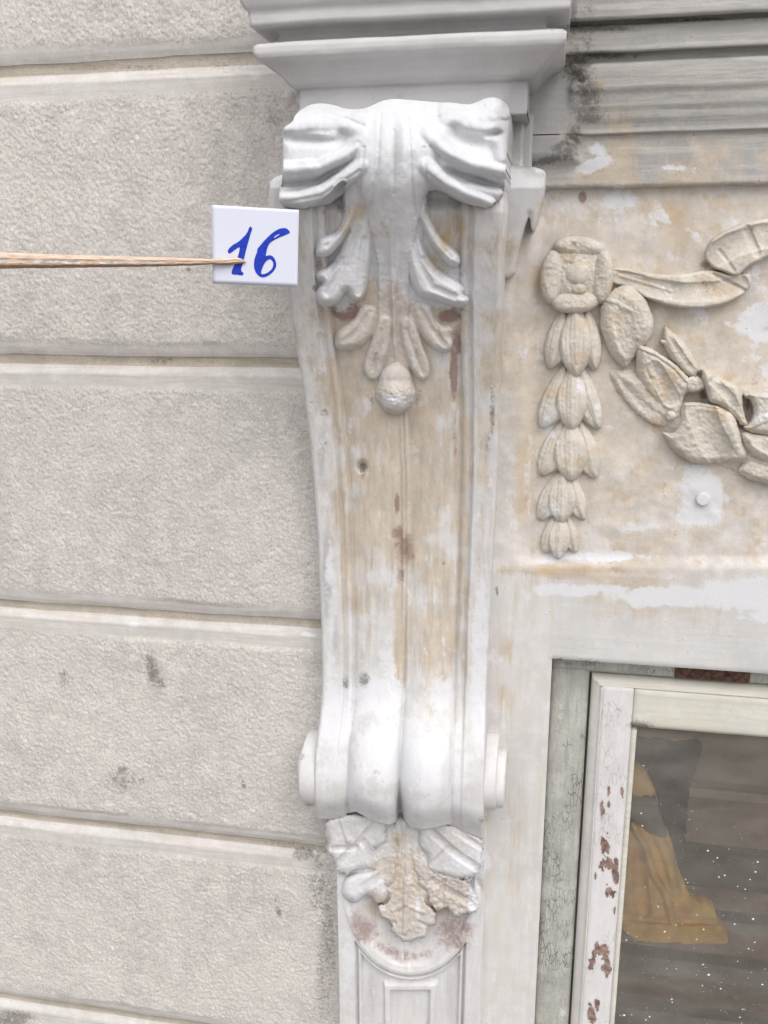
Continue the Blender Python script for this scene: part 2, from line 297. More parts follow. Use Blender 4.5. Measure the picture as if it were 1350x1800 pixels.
# ------------------------------------------------------------------ object helpers
def thing(name, label, cat, loc=(0, 0, 0), group=None):
    o = bpy.data.objects.new(name, None); C.objects.link(o); o.empty_display_size = .05
    o.location = loc; o['label'] = label; o['category'] = cat
    if group: o['group'] = group
    return o
def link(name, verts, faces, mat, parent=None, smooth=True, wear=True, label=None, kind=None, wearpts=None):
    me = bpy.data.meshes.new(name)
    V = np.asarray(verts, float).copy()
    loc = None
    if parent is not None:
        q = parent; off = np.zeros(3)
        while q is not None: off += np.array(q.location); q = q.parent
        V = V - off
    F = faces
    if isinstance(F, np.ndarray):
        me.vertices.add(len(V)); me.vertices.foreach_set('co', V.ravel())
        k = F.shape[1]
        me.loops.add(F.size); me.loops.foreach_set('vertex_index', F.ravel().astype(np.int32))
        me.polygons.add(len(F)); me.polygons.foreach_set('loop_start', (np.arange(len(F)) * k).astype(np.int32)); me.polygons.foreach_set('loop_total', np.full(len(F), k, np.int32))
        me.update(calc_edges=True)
    else:
        me.from_pydata([tuple(v) for v in V], [], F)
    me.validate()
    if smooth: me.polygons.foreach_set('use_smooth', np.ones(len(me.polygons), bool))
    mats = mat if isinstance(mat, (list, tuple)) else [mat]
    for q in mats: me.materials.append(MAT[q])
    o = bpy.data.objects.new(name, me); C.objects.link(o)
    if parent is not None: o.parent = parent
    if wear:
        P = np.asarray(verts, float)
        px, py = PJ(P[:, 0], -P[:, 1], P[:, 2]); M = masks(px, py)
        A = np.ones((len(P), 4), np.float32); A[:, 0] = M[0]; A[:, 1] = M[1]; A[:, 2] = M[2]
        a = me.color_attributes.new('wear', 'FLOAT_COLOR', 'POINT'); a.data.foreach_set('color', A.ravel())
        A[:, 0] = M[4]; A[:, 1] = M[5]; A[:, 2] = M[3]
        a = me.color_attributes.new('paint', 'FLOAT_COLOR', 'POINT'); a.data.foreach_set('color', A.ravel())
    if label: o['label'] = label
    if kind: o['kind'] = kind
    return o
def sheetmesh(X, Y, Z, mask=None, back=None, hard=False):
    """grid arrays -> verts, quads; optional boundary skirt straight back to y=back"""
    n, k = X.shape
    V = np.stack([X, Y, Z], -1).reshape(-1, 3)
    I = np.arange(n * k).reshape(n, k)
    F = np.stack([I[:-1, :-1], I[1:, :-1], I[1:, 1:], I[:-1, 1:]], -1).reshape(-1, 4)
    if mask is not None:
        mm = mask.reshape(-1); keep = mm[F].any(1); F = F[keep]
    if back is not None:
        E = np.concatenate([F[:, [0, 1]], F[:, [1, 2]], F[:, [2, 3]], F[:, [3, 0]]])
        key = set(map(tuple, E.tolist()))
        B = np.array([e for e in E.tolist() if (e[1], e[0]) not in key])
        ids = np.unique(B); mp = {v: i + len(V) for i, v in enumerate(ids)}
        if hard:
            base_ = len(V); V = np.concatenate([V, V[ids]]); fr2 = {v: i + base_ for i, v in enumerate(ids)}
            mp = {v: i + len(V) for i, v in enumerate(ids)}
        V2 = V[ids].copy(); V2[:, 1] = back
        V = np.concatenate([V, V2])
        FB = np.array([[(fr2[b[1]] if hard else b[1]), (fr2[b[0]] if hard else b[0]), mp[b[0]], mp[b[1]]] for b in B.tolist()])
        F = np.concatenate([F, FB])
    used = np.zeros(len(V), bool); used[F.ravel()] = True
    re = np.cumsum(used) - 1
    return V[used], re[F]
def relief(name, PX, PY, Dp, mat, parent, mask=None, back=None, **k):
    X, Z = W(PX, PY, Dp)
    V, F = sheetmesh(X, -Dp, Z, mask, back)
    # grid rows run down the photo, columns to the right: orientation faces the viewer
    return link(name, V, F, mat, parent, **k)
def grid(x0, y0, x1, y1, st):
    xs = np.arange(x0, x1 + st * .5, st); ys = np.arange(y0, y1 + st * .5, st)
    PX, PY = np.meshgrid(xs, ys); return PX, PY
def box(x0, x1, y0, y1, z0, z1, b=0.0):
    V = [(x, y, z) for x in (x0, x1) for y in (y0, y1) for z in (z0, z1)]
    F = [(0, 1, 3, 2), (4, 6, 7, 5), (0, 4, 5, 1), (2, 3, 7, 6), (0, 2, 6, 4), (1, 5, 7, 3)]
    return V, F
def joinVF(parts):
    V = []; F = []
    for v, f in parts:
        n = len(V); V += [tuple(q) for q in v]; F += [tuple(i + n for i in q) for q in f]
    return V, F
def addbevel(o, wd, seg=2):
    m_ = o.modifiers.new('bevel', 'BEVEL'); m_.width = wd; m_.segments = seg; m_.limit_method = 'ANGLE'
def extrude_profile(prof, x0, x1, nx, jit=0., zj=0.):
    """prof: list of (z, d); swept along X"""
    P = np.array(prof); xs = np.linspace(x0, x1, nx)
    X, k = np.meshgrid(xs, np.arange(len(P))); Z = P[k.astype(int), 0]; D = P[k.astype(int), 1].copy()
    if jit: D = D + (fbm(X * 25, Z * 60, 5) - .5) * jit
    if zj: Z = Z + (fbm(X * 18, Z * 3, 9) - .5) * zj
    return X, D, Z

# ================================================================== SETTING
V, F = box(-60, 60, -60, -.02, -1.78, -1.70); o = link('pavement', V, F, 'pavement', wear=False, smooth=False); o['kind'] = 'structure'

# ------------------------------------------------------------------ rusticated stucco wall
JZ = [.247 + .352, .247, -.105, -.4566, -.8082, -1.160, -1.512]
wall = thing('stucco_wall', 'rough grey beige stucco wall in wide horizontal courses left of the console', 'wall', (-.6, 0, -1.7))
WX0, WX1 = -2.2, -.235
def coarse(px, py): return 0
def stucco_rough(X, Z): return (fbm(X * 430, Z * 430, 1, 2) - .5) * .0024 + (fbm(X * 150, Z * 150, 4, 2) - .5) * .0007 + (fbm(X * 9, Z * 9, 2, 2) - .5) * .005 + (fbm(X * 70, Z * 70, 14, 2) - .5) * .006 * ss(-.34, -.30, X) * ss(.10, .16, Z)
for i in range(len(JZ)):
    zt = JZ[i] - .026; zb = JZ[i + 1] if i + 1 < len(JZ) else -1.70
    if i == 0:
        pass
    st = .0017
    xs = np.concatenate([np.arange(WX0, -.95, .012), np.arange(-.95, WX1, st)]); zs = np.arange(zt, zb - .0001, -st); zs = np.append(zs, zb)
    X, Z = np.meshgrid(xs, zs)
    dist = np.minimum(zt - Z, Z - zb)
    wob = (fbm(X * 14, Z * 3, 3) - .5) * .008
    rough = ss(.012, .022, dist + wob)
    D = stucco_rough(X, Z) * rough + (1 - rough) * (fbm(X * 40, Z * 40, 8) - .5) * .0006 + .0012 * rough
    D = D - .0056 * np.exp(-((Z - zb) / .0095) ** 1.2)      # slightly rounded lower arris
    Z2 = Z + (fbm(X * 10, Z * 0 + i, 6) - .5) * .0045 * (1 - ss(0, .03, Z - zb))
    V, F = sheetmesh(X, -D, Z2)
    mm = rough
    o = link('stucco_course', V, F, ['stucco', 'joint_plaster'], wall)
    fz = V[F].mean(1)
    dd = np.minimum(zt - fz[:, 2], fz[:, 2] - zb) + (fbm(fz[:, 0] * 14, fz[:, 2] * 3, 3) - .5) * .008 + (fbm(fz[:, 0] * 160, fz[:, 2] * 160, 3) - .5) * .006
    o.data.polygons.foreach_set('material_index', (dd < .0155).astype(np.int32))
    # channel under the course
    pr = [(zb + .0005, -.0057), (zb - .0015, -.0068), (zb - .0045, -.0078), (zb - .009, -.0080), (zb - .013, -.0074), (zb - .017, -.0050), (zb - .0215, -.0020), (zb - .0255, .0002), (zb - .028, -.001)]
    if i + 1 < len(JZ):
        X, D, Z = extrude_profile(pr, WX0, WX1, 400, .0, .0); Z = Z + (fbm(X * 10, Z * 0 + i, 6) - .5) * .0045 * (1 - ss(.004, .024, zb - Z)); D = D + (fbm(X * 30, Z * 60, 5) - .5) * .002 * ss(.001, .006, zb - Z)
        V, F = sheetmesh(X, -D, Z)
        o = link('joint_channel', V, F, ['joint_bed', 'joint_plaster'], wall)
        fz = V[F].mean(1); o.data.polygons.foreach_set('material_index', (fz[:, 2] < zb - .0135).astype(np.int32))
# masonry body behind everything, with the window opening left free
wm = thing('masonry_wall', 'solid masonry of the house wall behind plaster and window', 'wall', (0, .1, -1.7))
WOX0 = .0; WOZ1 = -.47
for (a, b_, c_, d_) in ((-4, WOX0, -1.7, 4), (WOX0, 2.2, WOZ1, 4), (WOX0 + 1.1, 2.2, -1.7, WOZ1)):
    V, F = box(a, b_, .035, .12, c_, d_); link('masonry', V, F, 'masonry', wm, smooth=False, wear=False)

# ================================================================== CONSOLE BRACKET
def snap(PX, PY, s, st):
    gy, gx = np.gradient(s, st, st); k = (s < 0) & (s > -3 * st)
    return np.where(k, PX - s * gx, PX), np.where(k, PY - s * gy, PY)
con = thing('console_bracket', 'tall carved white plaster console bracket with acanthus leaf and scrolled foot', 'bracket', (-.17, 0, -.75))
KY = np.array([176, 190, 210, 240, 280, 330, 400, 480, 560, 640, 720, 800, 900, 1000, 1100, 1180, 1230, 1270, 1310, 1350, 1390, 1430, 1460, 1480.])
KD = np.array([.122, .138, .150, .160, .165, .163, .150, .128, .105, .085, .069, .058, .048, .042, .039, .040, .045, .055, .068, .078, .082, .078, .068, .062])
LY = [176, 200, 330, 420, 500, 560, 600, 660, 700, 780, 850, 950, 1050, 1100, 1180, 1230, 1270, 1310, 1350, 1400, 1440, 1480]
LX = [500, 498, 496, 500, 505, 512, 519, 530, 536, 545, 552, 559, 563, 565, 566, 565, 561, 555, 552, 552, 556, 562]
RY = [176, 200, 330, 420, 500, 600, 700, 780, 850, 950, 1050, 1150, 1230, 1300, 1350, 1400, 1440, 1480]
RX = [896, 895, 888, 882, 880, 878, 877, 876, 873, 868, 863, 858, 855, 854, 853, 851, 850, 849]
def smooth1(y, ky, kx):
    return (np.interp(y - 14, ky, kx) + np.interp(y - 7, ky, kx) + np.interp(y, ky, kx) + np.interp(y + 7, ky, kx) + np.interp(y + 14, ky, kx)) / 5
def bd(py): return smooth1(py, KY, KD)
def bL(py): return smooth1(py, LY, LX)
def bR(py): return smooth1(py, RY, RX)
def bprof(u, py):
    A = 1.25 - .35 * ss(450, 620, py) - .55 * ss(1180, 1330, py)
    B = .0085 + .0035 * ss(900, 1200, py) + .013 * ss(1230, 1400, py)
    v = np.minimum(u, 1 - u)
    h = -.0075 * A * ss(.128, .140, v) - .0085 * A * ss(.183, .20, v)
    h += .0022 * np.exp(-((v - .165) / .014) ** 2) * (1 - ss(1200, 1300, py))
    for c in (.345, .655):
        q = np.clip(1 - ((u - c) / .150) ** 2, 0, 1); h = h + B * np.sqrt(q)
    # narrow central strip between the two reeds
    h += .0050 * np.exp(-((u - .5) / .020) ** 4) * ss(700, 760, py) * (1 - ss(1080, 1250, py))
    h -= .004 * (1 - ss(.0, .016, v)) ** 2
    return h
def bodyd(px, py):
    u = (px - bL(py)) / (bR(py) - bL(py)); return bd(py) + bprof(np.clip(u, 0, 1), py)
ts = np.arange(178, 1461, 2.4); us = np.concatenate([np.linspace(0, .02, 4), np.linspace(.025, .975, 150), np.linspace(.98, 1, 4)])
U, T = np.meshgrid(us, ts)
YB = np.interp(U, [0, .17, .185, .24, .34, .43, .475, .50, .525, .56, .64, .72, .79, .84, .9, 1], [1440, 1440, 1430, 1427, 1444, 1451, 1446, 1412, 1440, 1455, 1460, 1455, 1450, 1455, 1465, 1476])
YT = np.interp(U, [0, .03, .06, .09, .14, .22, .30, .5, .8, .9, .95, 1], [232, 226, 216, 204, 194, 190, 194, 188, 186, 180, 184, 196])
T0 = T
T = np.where(T < 300, YT + (T - 178) * (300 - YT) / (300 - 178), T)
PYg = np.where(T > 1350, 1350 + (T - 1350) * (YB - 1350) / (1460 - 1350), T)
PXg = bL(PYg) + U * (bR(PYg) - bL(PYg))
Dg = bd(T) + bprof(U, T) - .016 * ss(1405, 1462, T) ** 2 - .013 * (1 - ss(345, 375, PYg)) * ss(195, 230, PYg)
Dg = Dg + (fbm(PXg / 30, PYg / 60, 3) - .5) * .0022 + (fbm(PXg / 7, PYg / 16, 5) - .5) * .0007
# knot hole left of the middle and the cleft between the two curls at the foot
Dg -= .007 * np.exp(-(((PXg - 637) / 9) ** 2 + ((PYg - 820) / 11) ** 2) ** 2)
Dg -= .010 * np.exp(-((PXg - 704) / 8) ** 2) * ss(1370, 1425, PYg)
relief('console_body', PXg, PYg, Dg, 'console_paint', con, back=.0)

# ---- acanthus leaf over the upper scroll
PX, PY = grid(484, 164, 904, 676, 1.9)
top = smoothpoly([(496,225),(514,215),(517,205),(525,195),(544,184),(563,181),(585,184),(609,192),(637,192),(655,185),(670,177),(692,173),(727,176),(769,180),(794,180),(818,184),(833,182),(848,174),(864,170),(881,174),(895,187),(897,201),
    (894,243),(889,295),(891,318),(881,347),(856,366),(828,362),(800,347),(780,336),(764,328),(750,334),(748,360),(745,400),(740,440),(640,440),(612,400),(606,372),(606,338),(610,318),(600,318),(588,330),(574,346),(548,362),(522,368),(490,361),(490,338),(498,305),(498,258)], 1)
sd_ = sdf(PX, PY, top)
base = np.interp(PY, [164, 200, 300, 350, 400, 440], [.004, .008, .008, 0, -.008, -.016])
h1 = np.where(sd_ > 0, np.where(base > 0, base * np.sqrt(np.clip(sd_ / 9, 0, 1)), base), np.minimum(np.maximum(sd_ * .0012, -.03), np.where(PY > 335, -.03, 1)))
def add(h, *pts): return smax(h, stroke(PX, PY, pts), .0025)
h = h1
# central tongue
tw = np.interp(PY, [170, 200, 260, 320, 360, 420, 470], [74, 80, 88, 70, 50, 36, 26]); th_ = smooth1(PY, [170, 200, 260, 310, 350, 400, 450, 480], [.010, .018, .026, .0245, .0165, .0060, -.0035, -.009])
tq = 1 - ((PX - 692) / tw) ** 2
h = smax(h, np.where(tq > 0, th_ * np.sqrt(np.maximum(tq, 0)) * 1. - (1 - np.clip(tq, 0, 1)) * .004 * ss(300, 390, PY), -.03), .004)
# left folds
h = add(h, (575,205,30,.014),(545,208,26,.016),(520,218,20,.016),(504,224,12,.014))
h = add(h, (640,235,20,.020),(605,222,16,.013))
h = add(h, (640,240,20,.020),(606,272,16,.022),(560,294,17,.021),(500,298,17,.019))
h = add(h, (640,290,22,.022),(606,312,17,.022),(570,338,18,.021),(530,350,17,.019),(496,349,13,.018))
# right folds
h = add(h, (790,200,26,.014),(830,205,26,.014),(865,195,26,.018),(885,200,14,.014))
h = add(h, (820,212,20,.013),(850,220,16,.013),(872,216,16,.012))
h = add(h, (750,235,22,.022),(790,268,16,.023),(830,288,16,.022),(884,300,14,.020))
h = add(h, (876,252,18,.013),(882,280,14,.014))
h = add(h, (745,290,24,.024),(780,318,15,.022),(820,340,14,.021),(862,356,12,.018))
h = add(h, (800,325,10,.012),(870,340,14,.012))
# hollows between the folds
for (x, y, rx, ry, dp, a) in ((545,247,52,9,.010,4),(606,242,16,20,.010,25),(520,322,44,6,.009,-4),(575,308,26,6,.008,-28),(598,345,14,26,.006,0),
                              (828,252,34,15,.013,12),(800,232,12,16,.009,-20),(868,236,16,6,.008,-8),(845,318,46,7,.012,17),(800,302,16,6,.006,20)):
    ca, sa = math.cos(R_(a)), math.sin(R_(a)); u = ((PX - x) * ca + (PY - y) * sa) / rx; v = (-(PX - x) * sa + (PY - y) * ca) / ry
    h = h - dp * np.exp(-(u * u + v * v) ** 1.3) * (sd_ > 2)
# shallow flutes down the tongue
h = h - .0016 * (np.exp(-((PX - 660) / 7) ** 2) + np.exp(-((PX - 722) / 7) ** 2)) * ss(220, 300, PY) * (sd_ > 0)
h = np.where((sd_ < -1) & (PY < 372), np.minimum(h, np.maximum(sd_ * .0012, -.012)), h)
for pts in ([(630,250),(600,268),(560,287),(505,291)],[(632,300),(600,322),(565,344),(500,356)],[(640,222),(600,206),(560,196)],[(758,258),(792,282),(832,302),(880,310)],[(752,305),(785,332),(825,352),(858,366)],[(760,210),(800,198),(850,186)],[(668,200),(664,300),(650,400)],[(716,200),(722,300),(730,380)],[(692,230),(692,340)],[(640,260),(632,330)],[(745,260),(750,320)]):
    s_ = stroke(PX, PY, [(x, y, 3.6, 1.) for x, y in pts]); h = h - .0016 * np.clip(s_, 0, 1) * (sd_ > 3)
top_h = h
# middle tier of lobes (taller than the panel they lie on)
def plobe(poly, H, edge, tilt=(0, 0), groove=()):
    P = smoothpoly(poly, 2); q = sdf(PX, PY, P); cx = np.mean([p[0] for p in P]); cy = np.mean([p[1] for p in P])
    e = np.clip(q / edge, 0, 1); v = (H + (PX - cx) * tilt[0] + (PY - cy) * tilt[1]) * (1 - (1 - e) ** 2) ** .5
    for pts, rr_, dp in groove: v = v - dp * np.clip(stroke(PX, PY, [(x, y, rr_, 1.) for x, y in pts]), 0, 1) ** 1.5
    return np.where(q > 0, v, np.maximum(q * .003, -.03))
g = np.full(PX.shape, -.03)
g = smax(g, stroke(PX, PY, [(690,330,66,.012),(694,420,54,.010),(698,500,44,.008),(700,580,38,.008),(697,650,26,.008)]), .003)
g = smax(g, stroke(PX, PY, [(650,390,30,.006),(620,455,38,.005),(608,485,34,.004)]), .003)
g = smax(g, stroke(PX, PY, [(735,390,30,.006),(765,455,38,.005),(780,485,32,.004)]), .003)
g = smax(g, plobe([(680,350),(694,350),(704,400),(703,470),(698,540),(700,620),(694,650),(688,600),(684,520),(680,430)], .017, 9, (0, -.00001), [([(692,400),(694,520)], 4, .002)]), .002)
g = smax(g, plobe([(704,360),(724,372),(738,415),(756,455),(772,474),(793,486),(813,500),(820,510),(813,516),(826,522),(825,534),(811,543),(790,537),(765,529),(745,526),(731,519),(719,490),(712,450),(706,400)], .023, 17, (.00004, .00013), [([(722,400),(735,460),(760,505),(800,522)], 7, .0035), ([(745,455),(775,490),(812,508)], 6, .0030), ([(712,400),(722,470),(735,515)], 5, .0015)]), .0015)
g = smax(g, plobe([(728,318),(750,360),(764,400),(782,424),(799,437),(811,453),(808,468),(793,469),(775,454),(757,430),(743,402),(724,365)], .022, 12, (.00004, .00013), [([(745,375),(765,420),(795,452)], 4, .0015)]), .0015)
g = smax(g, plobe([(634,378),(652,385),(656,440),(650,480),(646,512),(638,531),(625,533),(614,524),(609,512),(604,524),(592,537),(572,542),(556,535),(551,519),(558,503),(566,497),(555,495),(551,481),(562,470),(578,468),(590,452),(603,422),(616,392)], .023, 17, (-.00004, .00013), [([(630,400),(612,450),(590,492),(575,515)], 7, .0035), ([(640,420),(634,470),(630,515)], 6, .0035), ([(600,455),(575,484)], 5, .0025)]), .0015)
g = smax(g, plobe([(604,322),(632,330),(630,370),(616,402),(600,430),(583,449),(566,455),(552,451),(554,434),(559,417),(575,413),(590,408),(600,388),(603,355)], .022, 13, (-.00004, .00013), [([(616,350),(605,395),(575,432)], 5, .002)]), .0015)
g2 = np.full(PX.shape, -.03)
g2 = smax(g2, stroke(PX, PY, [(697,530,56,.012),(696,580,54,.012),(696,625,40,.012),(696,650,28,.014)]), .003)
for P_, H_, e_, t_, gr in (([(636,528),(618,560),(598,574),(588,584),(586,605),(592,615),(612,619),(635,615),(650,602),(662,584),(668,540)], .020, 18, (-.00006, .00003), [([(650,550),(625,585),(605,600)], 6, .002)]),
        ([(724,530),(724,560),(738,592),(752,610),(768,620),(786,622),(797,616),(799,600),(793,590),(801,582),(793,569),(776,570),(764,552),(760,530)], .020, 15, (.00006, .00003), [([(740,545),(760,580),(782,606)], 6, .003), ([(765,560),(772,590)], 4, .002)]),
        ([(666,550),(650,600),(640,625),(635,646),(639,663),(652,673),(668,667),(677,642),(690,600),(692,555)], .018, 9, (0, 0), [([(670,580),(655,650)], 4, .0015)]),
        ([(700,555),(702,600),(716,642),(732,668),(748,673),(759,658),(756,633),(742,600),(730,555)], .018, 9, (0, 0), [([(715,580),(742,655)], 4, .0015)])):
    g2 = smax(g2, plobe(P_, H_, e_, t_, gr), .0012)
hh = np.maximum(top_h, np.maximum(g - .004, g2 - .006))
panel = bd(PY) - .0160 * (1.25 - .35 * ss(450, 620, PY)) + .001
Dl = smax(bd(PY) + top_h, np.where(PY > 300, panel + .002 + smax(g, g2 - .0035, .0015), -1), .008)
Dl = Dl + (fbm(PX / 16, PY / 22, 2) - .5) * .0022 + (fbm(PX / 4, PY / 4, 6) - .5) * .0003 * (1 + 3 * ss(420, 470, PY))
ref = bodyd(PX, PY)
mask = (Dl > ref - .001)
mask &= (sd_ > -3) | ((PX > bL(PY) + 42) & (PX < bR(PY) - 30))
mask |= (sd_ > -1.2) & (PY < 360)
out_of_body = (PY < 345) & ((PX > 870) | (PX < 520) | (PY < 200))
mask = np.where(out_of_body, sd_ > -1.2, mask)
ksn = (PY < 372) & ((PX > 868) | (PX < 522) | (PY < 215))
PXs, PYs = snap(PX, PY, sd_, 1.9); PXs = np.where(ksn, PXs, PX); PYs = np.where(ksn, PYs, PY)
mask = np.where(ksn, sd_ > 0, mask)
relief('acanthus_leaf', PXs, PYs, Dl, 'leaf_paint', con, mask=mask, back=-.06)
# ---- bud hanging under the leaf
PXb, PYb = grid(650, 636, 742, 736, 1.5)
hb = stroke(PXb, PYb, [(697,636,12,.010),(696,652,24,.016),(695,668,33,.022),(695,690,38,.028)]); hb = smax(hb, stroke(PXb, PYb, [(694,695,34,.030),(694,705,26,.031)]), .003)
crust = ss(670, 690, PYb) * (fbm(PXb / 4.5, PYb / 3.5, 12) - .5) * .004
Db = bd(PYb) - .0145 + hb + crust
relief('seed_bud', PXb, PYb, Db, 'leaf_paint', con, mask=(hb > -.002), back=-.04, label='round bud with a crusted white tip')

# ---- side scroll ears behind the upper leaf
ear = smoothpoly([(880,292),(927,292),(947,295),(957,300),(960,309),(955,342),(949,373),(941,400),(936,408),(933,398),(932,384),(931,372),(926,388),(921,402),(913,430),(908,460),(904,486),(880,490),(860,490),(860,292)], 1)
PXe, PYe = grid(858, 286, 964, 494, 1.8); se = sdf(PXe, PYe, ear)
De = np.interp(PYe, [286, 300, 330, 400, 490], [.062, .074, .078, .062, .042]) + .004 * np.sqrt(np.clip(se / 8, 0, 1)) - .006 * ss(0, 40, PXe - 930 + (PYe - 300) * .25)
PXe, PYe = snap(PXe, PYe, se, 1.8)
relief('scroll_ear', PXe, PYe, De, 'white_volute', con, mask=se > 0, back=.0)
earl = smoothpoly([(520,306),(496,307),(482,312),(474,322),(473,350),(474,400),(482,440),(492,486),(530,488)], 1)
PXe, PYe = grid(468, 300, 532, 492, 1.8); se = sdf(PXe, PYe, earl)
De = np.interp(PYe, [286, 300, 330, 400, 490], [.062, .074, .078, .062, .042]) + .004 * np.sqrt(np.clip(se / 8, 0, 1))
PXe, PYe = snap(PXe, PYe, se, 1.8)
relief('scroll_ear', PXe, PYe, De, 'white_volute', con, mask=se > 0, back=.0)
# ---- scroll discs at the foot: real turned discs on a horizontal axis
def lathe_x(xs_r, cy, cz, n=64):
    V = []; F = []
    for x, r in xs_r:
        for k in range(n):
            a = 2 * math.pi * k / n; V.append((x, cy + r * math.cos(a), cz + r * math.sin(a)))
    for i in range(len(xs_r) - 1):
        for k in range(n):
            k2 = (k + 1) % n; F.append((i * n + k, i * n + k2, (i + 1) * n + k2, (i + 1) * n + k))
    return V, F
xl, zc = W(545, 1362, .05); xl2, _ = W(534, 1362, .05); xl3, _ = W(525.5, 1350, .05)
xr, zc2 = W(856, 1369, .05); xr2, _ = W(874, 1369, .05); xr3, _ = W(888.5, 1380, .05)
def sgn(a, b): return 1 if b > a else -1
for (xa, xb, xc, zc_, e_) in ((xl, xl2, xl3, zc, -1), (xr, xr2, xr3, zc2, 1)):
    b_ = .002 * e_; rE = .038 if e_ > 0 else .026
    V, F = lathe_x([(xa - .03 * e_, .0495), (xb - b_, .0495), (xb, .0475), (xb, .001)], -.028, zc_); o = link('scroll_disc', V, F, 'white_volute', con); 
    em = o.modifiers.new('e', 'EDGE_SPLIT'); em.split_angle = R_(50)
    V, F = lathe_x([(xb - .004 * e_, rE), (xc - b_ * 1.6, rE), (xc - b_ * .5, rE - .002), (xc, rE - .004), (xc, .001)], -.034, zc_ - (.006 if e_ > 0 else -.006)); o = link('scroll_eye', V, F, 'white_volute', con)
    em = o.modifiers.new('e', 'EDGE_SPLIT'); em.split_angle = R_(50)

# ================================================================== PILASTER UNDER THE CONSOLE
pil = thing('pilaster', 'narrow white pilaster with scooped niche and panelled shaft under the console foot', 'pilaster', (-.165, 0, -1.7))
PXp, PYp = grid(584, 1400, 852, 1990, 2.0)
# straight sides in real space
xa, _ = W(597, 1790, .03); xb_, _ = W(850, 1600, .03)
zs = np.arange(-.70, -1.52, -.0016); xs = np.linspace(float(xa), float(xb_), 160)
X, Z = np.meshgrid(xs, zs); PXq, PYq = PJ(X, .03, Z)
D = np.full(X.shape, .030)
ell = ((PXq - 722) / 112) ** 2 + ((PYq - 1545) / 155) ** 2
r = np.sqrt(ell)
D -= .020 * np.sqrt(np.clip(1 - r * r, 0, 1)) * (r < 1) + .0
D += .0015 * np.exp(-((r - 1.06) / .03) ** 2) * (PYq > 1560)
# panel: outer sunk field with arched head
def inpanel(l, rr_, topc):
    return np.minimum(np.minimum(PXq - l, rr_ - PXq), PYq - topc)
arc = 1545 + 172 * np.sqrt(np.clip(1 - ((PXq - 722) / 128) ** 2, .02, 1))
p0 = inpanel(624 + (PYq - 1700) * .012, 817 - (PYq - 1700) * .03, arc)
D -= .010 * ss(-1.5, 2.0, p0); D += .007 * ss(3, 6, p0); D -= .009 * ss(8, 13, p0)
p1 = inpanel(672 + (PYq - 1700) * .012, 768 - (PYq - 1700) * .03, 1735)
D += .007 * ss(-1, 3, p1); D -= .008 * ss(10, 16, p1)
D += (fbm(X * 60, Z * 25, 4) - .5) * .0014
V, F = sheetmesh(X, -D, Z, back=0.)
link('pilaster_shaft', V, F, 'console_paint', pil)

# ---- oak-like leaves under the scroll foot
spray = thing('leaf_spray', 'spray of lobed plaster leaves below the scroll foot of the console', 'carving', (-.165, -.03, -.95))
def leafobj(name, poly, D0, H, tilt=(0, 0), edge=10, vein=None, parent=None, mat='garland_plaster', pad=4, st=1.5, rough=.0012, it=1, label=None, sag=.0, back=None, ribs=0, axis=None, seed=0, soft=0., rag=0.):
    P = smoothpoly(poly, it) if it else poly
    xs = [p[0] for p in P]; ys = [p[1] for p in P]
    PX, PY = grid(min(xs) - pad, min(ys) - pad, max(xs) + pad, max(ys) + pad, st)
    s = sdf(PX, PY, P); cx, cy = sum(xs) / len(xs), sum(ys) / len(ys)
    if rag: s0_ = s; s = s + (fbm(PX / 6.5 + seed, PY / 6.5, 33, 2) - .55) * rag * 2
    e_ = np.clip((np.minimum(s0_ + 2, s * 3) if rag else s) / edge, 0, 1); h = H * ((1 - soft) * (1 - (1 - e_) ** 2) ** .5 + soft * e_ * e_ * (3 - 2 * e_))
    h = h + (PX - cx) * tilt[0] + (PY - cy) * tilt[1]
    if vein:
        for vv in vein:
            k = stroke(PX, PY, [(x, y, vv[1], 1.) for x, y in vv[0]]); h = h + vv[2] * np.clip(k, 0, 1)
    if axis is not None and ribs:
        (ax, ay), (bx, by), wd = axis; ex, ey = bx - ax, by - ay; LL = math.hypot(ex, ey); ex /= LL; ey /= LL
        q = ((PX - ax) * -ey + (PY - ay) * ex); al = ((PX - ax) * ex + (PY - ay) * ey) / LL
        wloc = wd * .5 * np.sqrt(np.clip(np.sin(np.pi * np.clip(al * .92 + .06, 0, 1)), .05, 1))
        h = h + .0009 * np.cos(q / wloc * math.pi * ribs) * (s > 2) - .0007 * np.abs(np.sin(q / wloc * math.pi * ribs * 1.7)) * (s > 3)
        h = h + .0035 * np.sin(np.pi * np.clip(al, 0, 1)) 
    h = h + (fbm(PX / 6 + seed, PY / 6, 3) - .5) * rough * 2 + (fbm(PX / 2.6 + seed, PY / 2.6, 4) - .5) * rough * .8
    D0_ = D0(PX, PY) if callable(D0) else D0
    PX, PY = snap(PX, PY, s, st)
    return relief(name, PX, PY, D0_ + h, mat, parent, mask=s > 0, back=(-.0 if back is None else back), label=label)
LU = [(571,1440),(573,1471),(579,1480),(571,1492),(573,1500),(584,1510),(586,1522),(591,1533),(610,1540),(628,1531),(649,1526),(661,1532),(667,1520),(669,1510),(661,1503),(658,1494),(668,1488),(680,1484),(682,1471),(679,1440),(637,1430),(605,1430)]
LL_ = [(601,1558),(600,1570),(606,1580),(620,1588),(630,1586),(637,1578),(645,1572),(653,1577),(662,1588),(674,1587),(682,1578),(684,1567),(679,1556),(684,1548),(689,1538),(689,1524),(680,1516),(670,1518),(655,1528),(626,1533),(606,1543)]
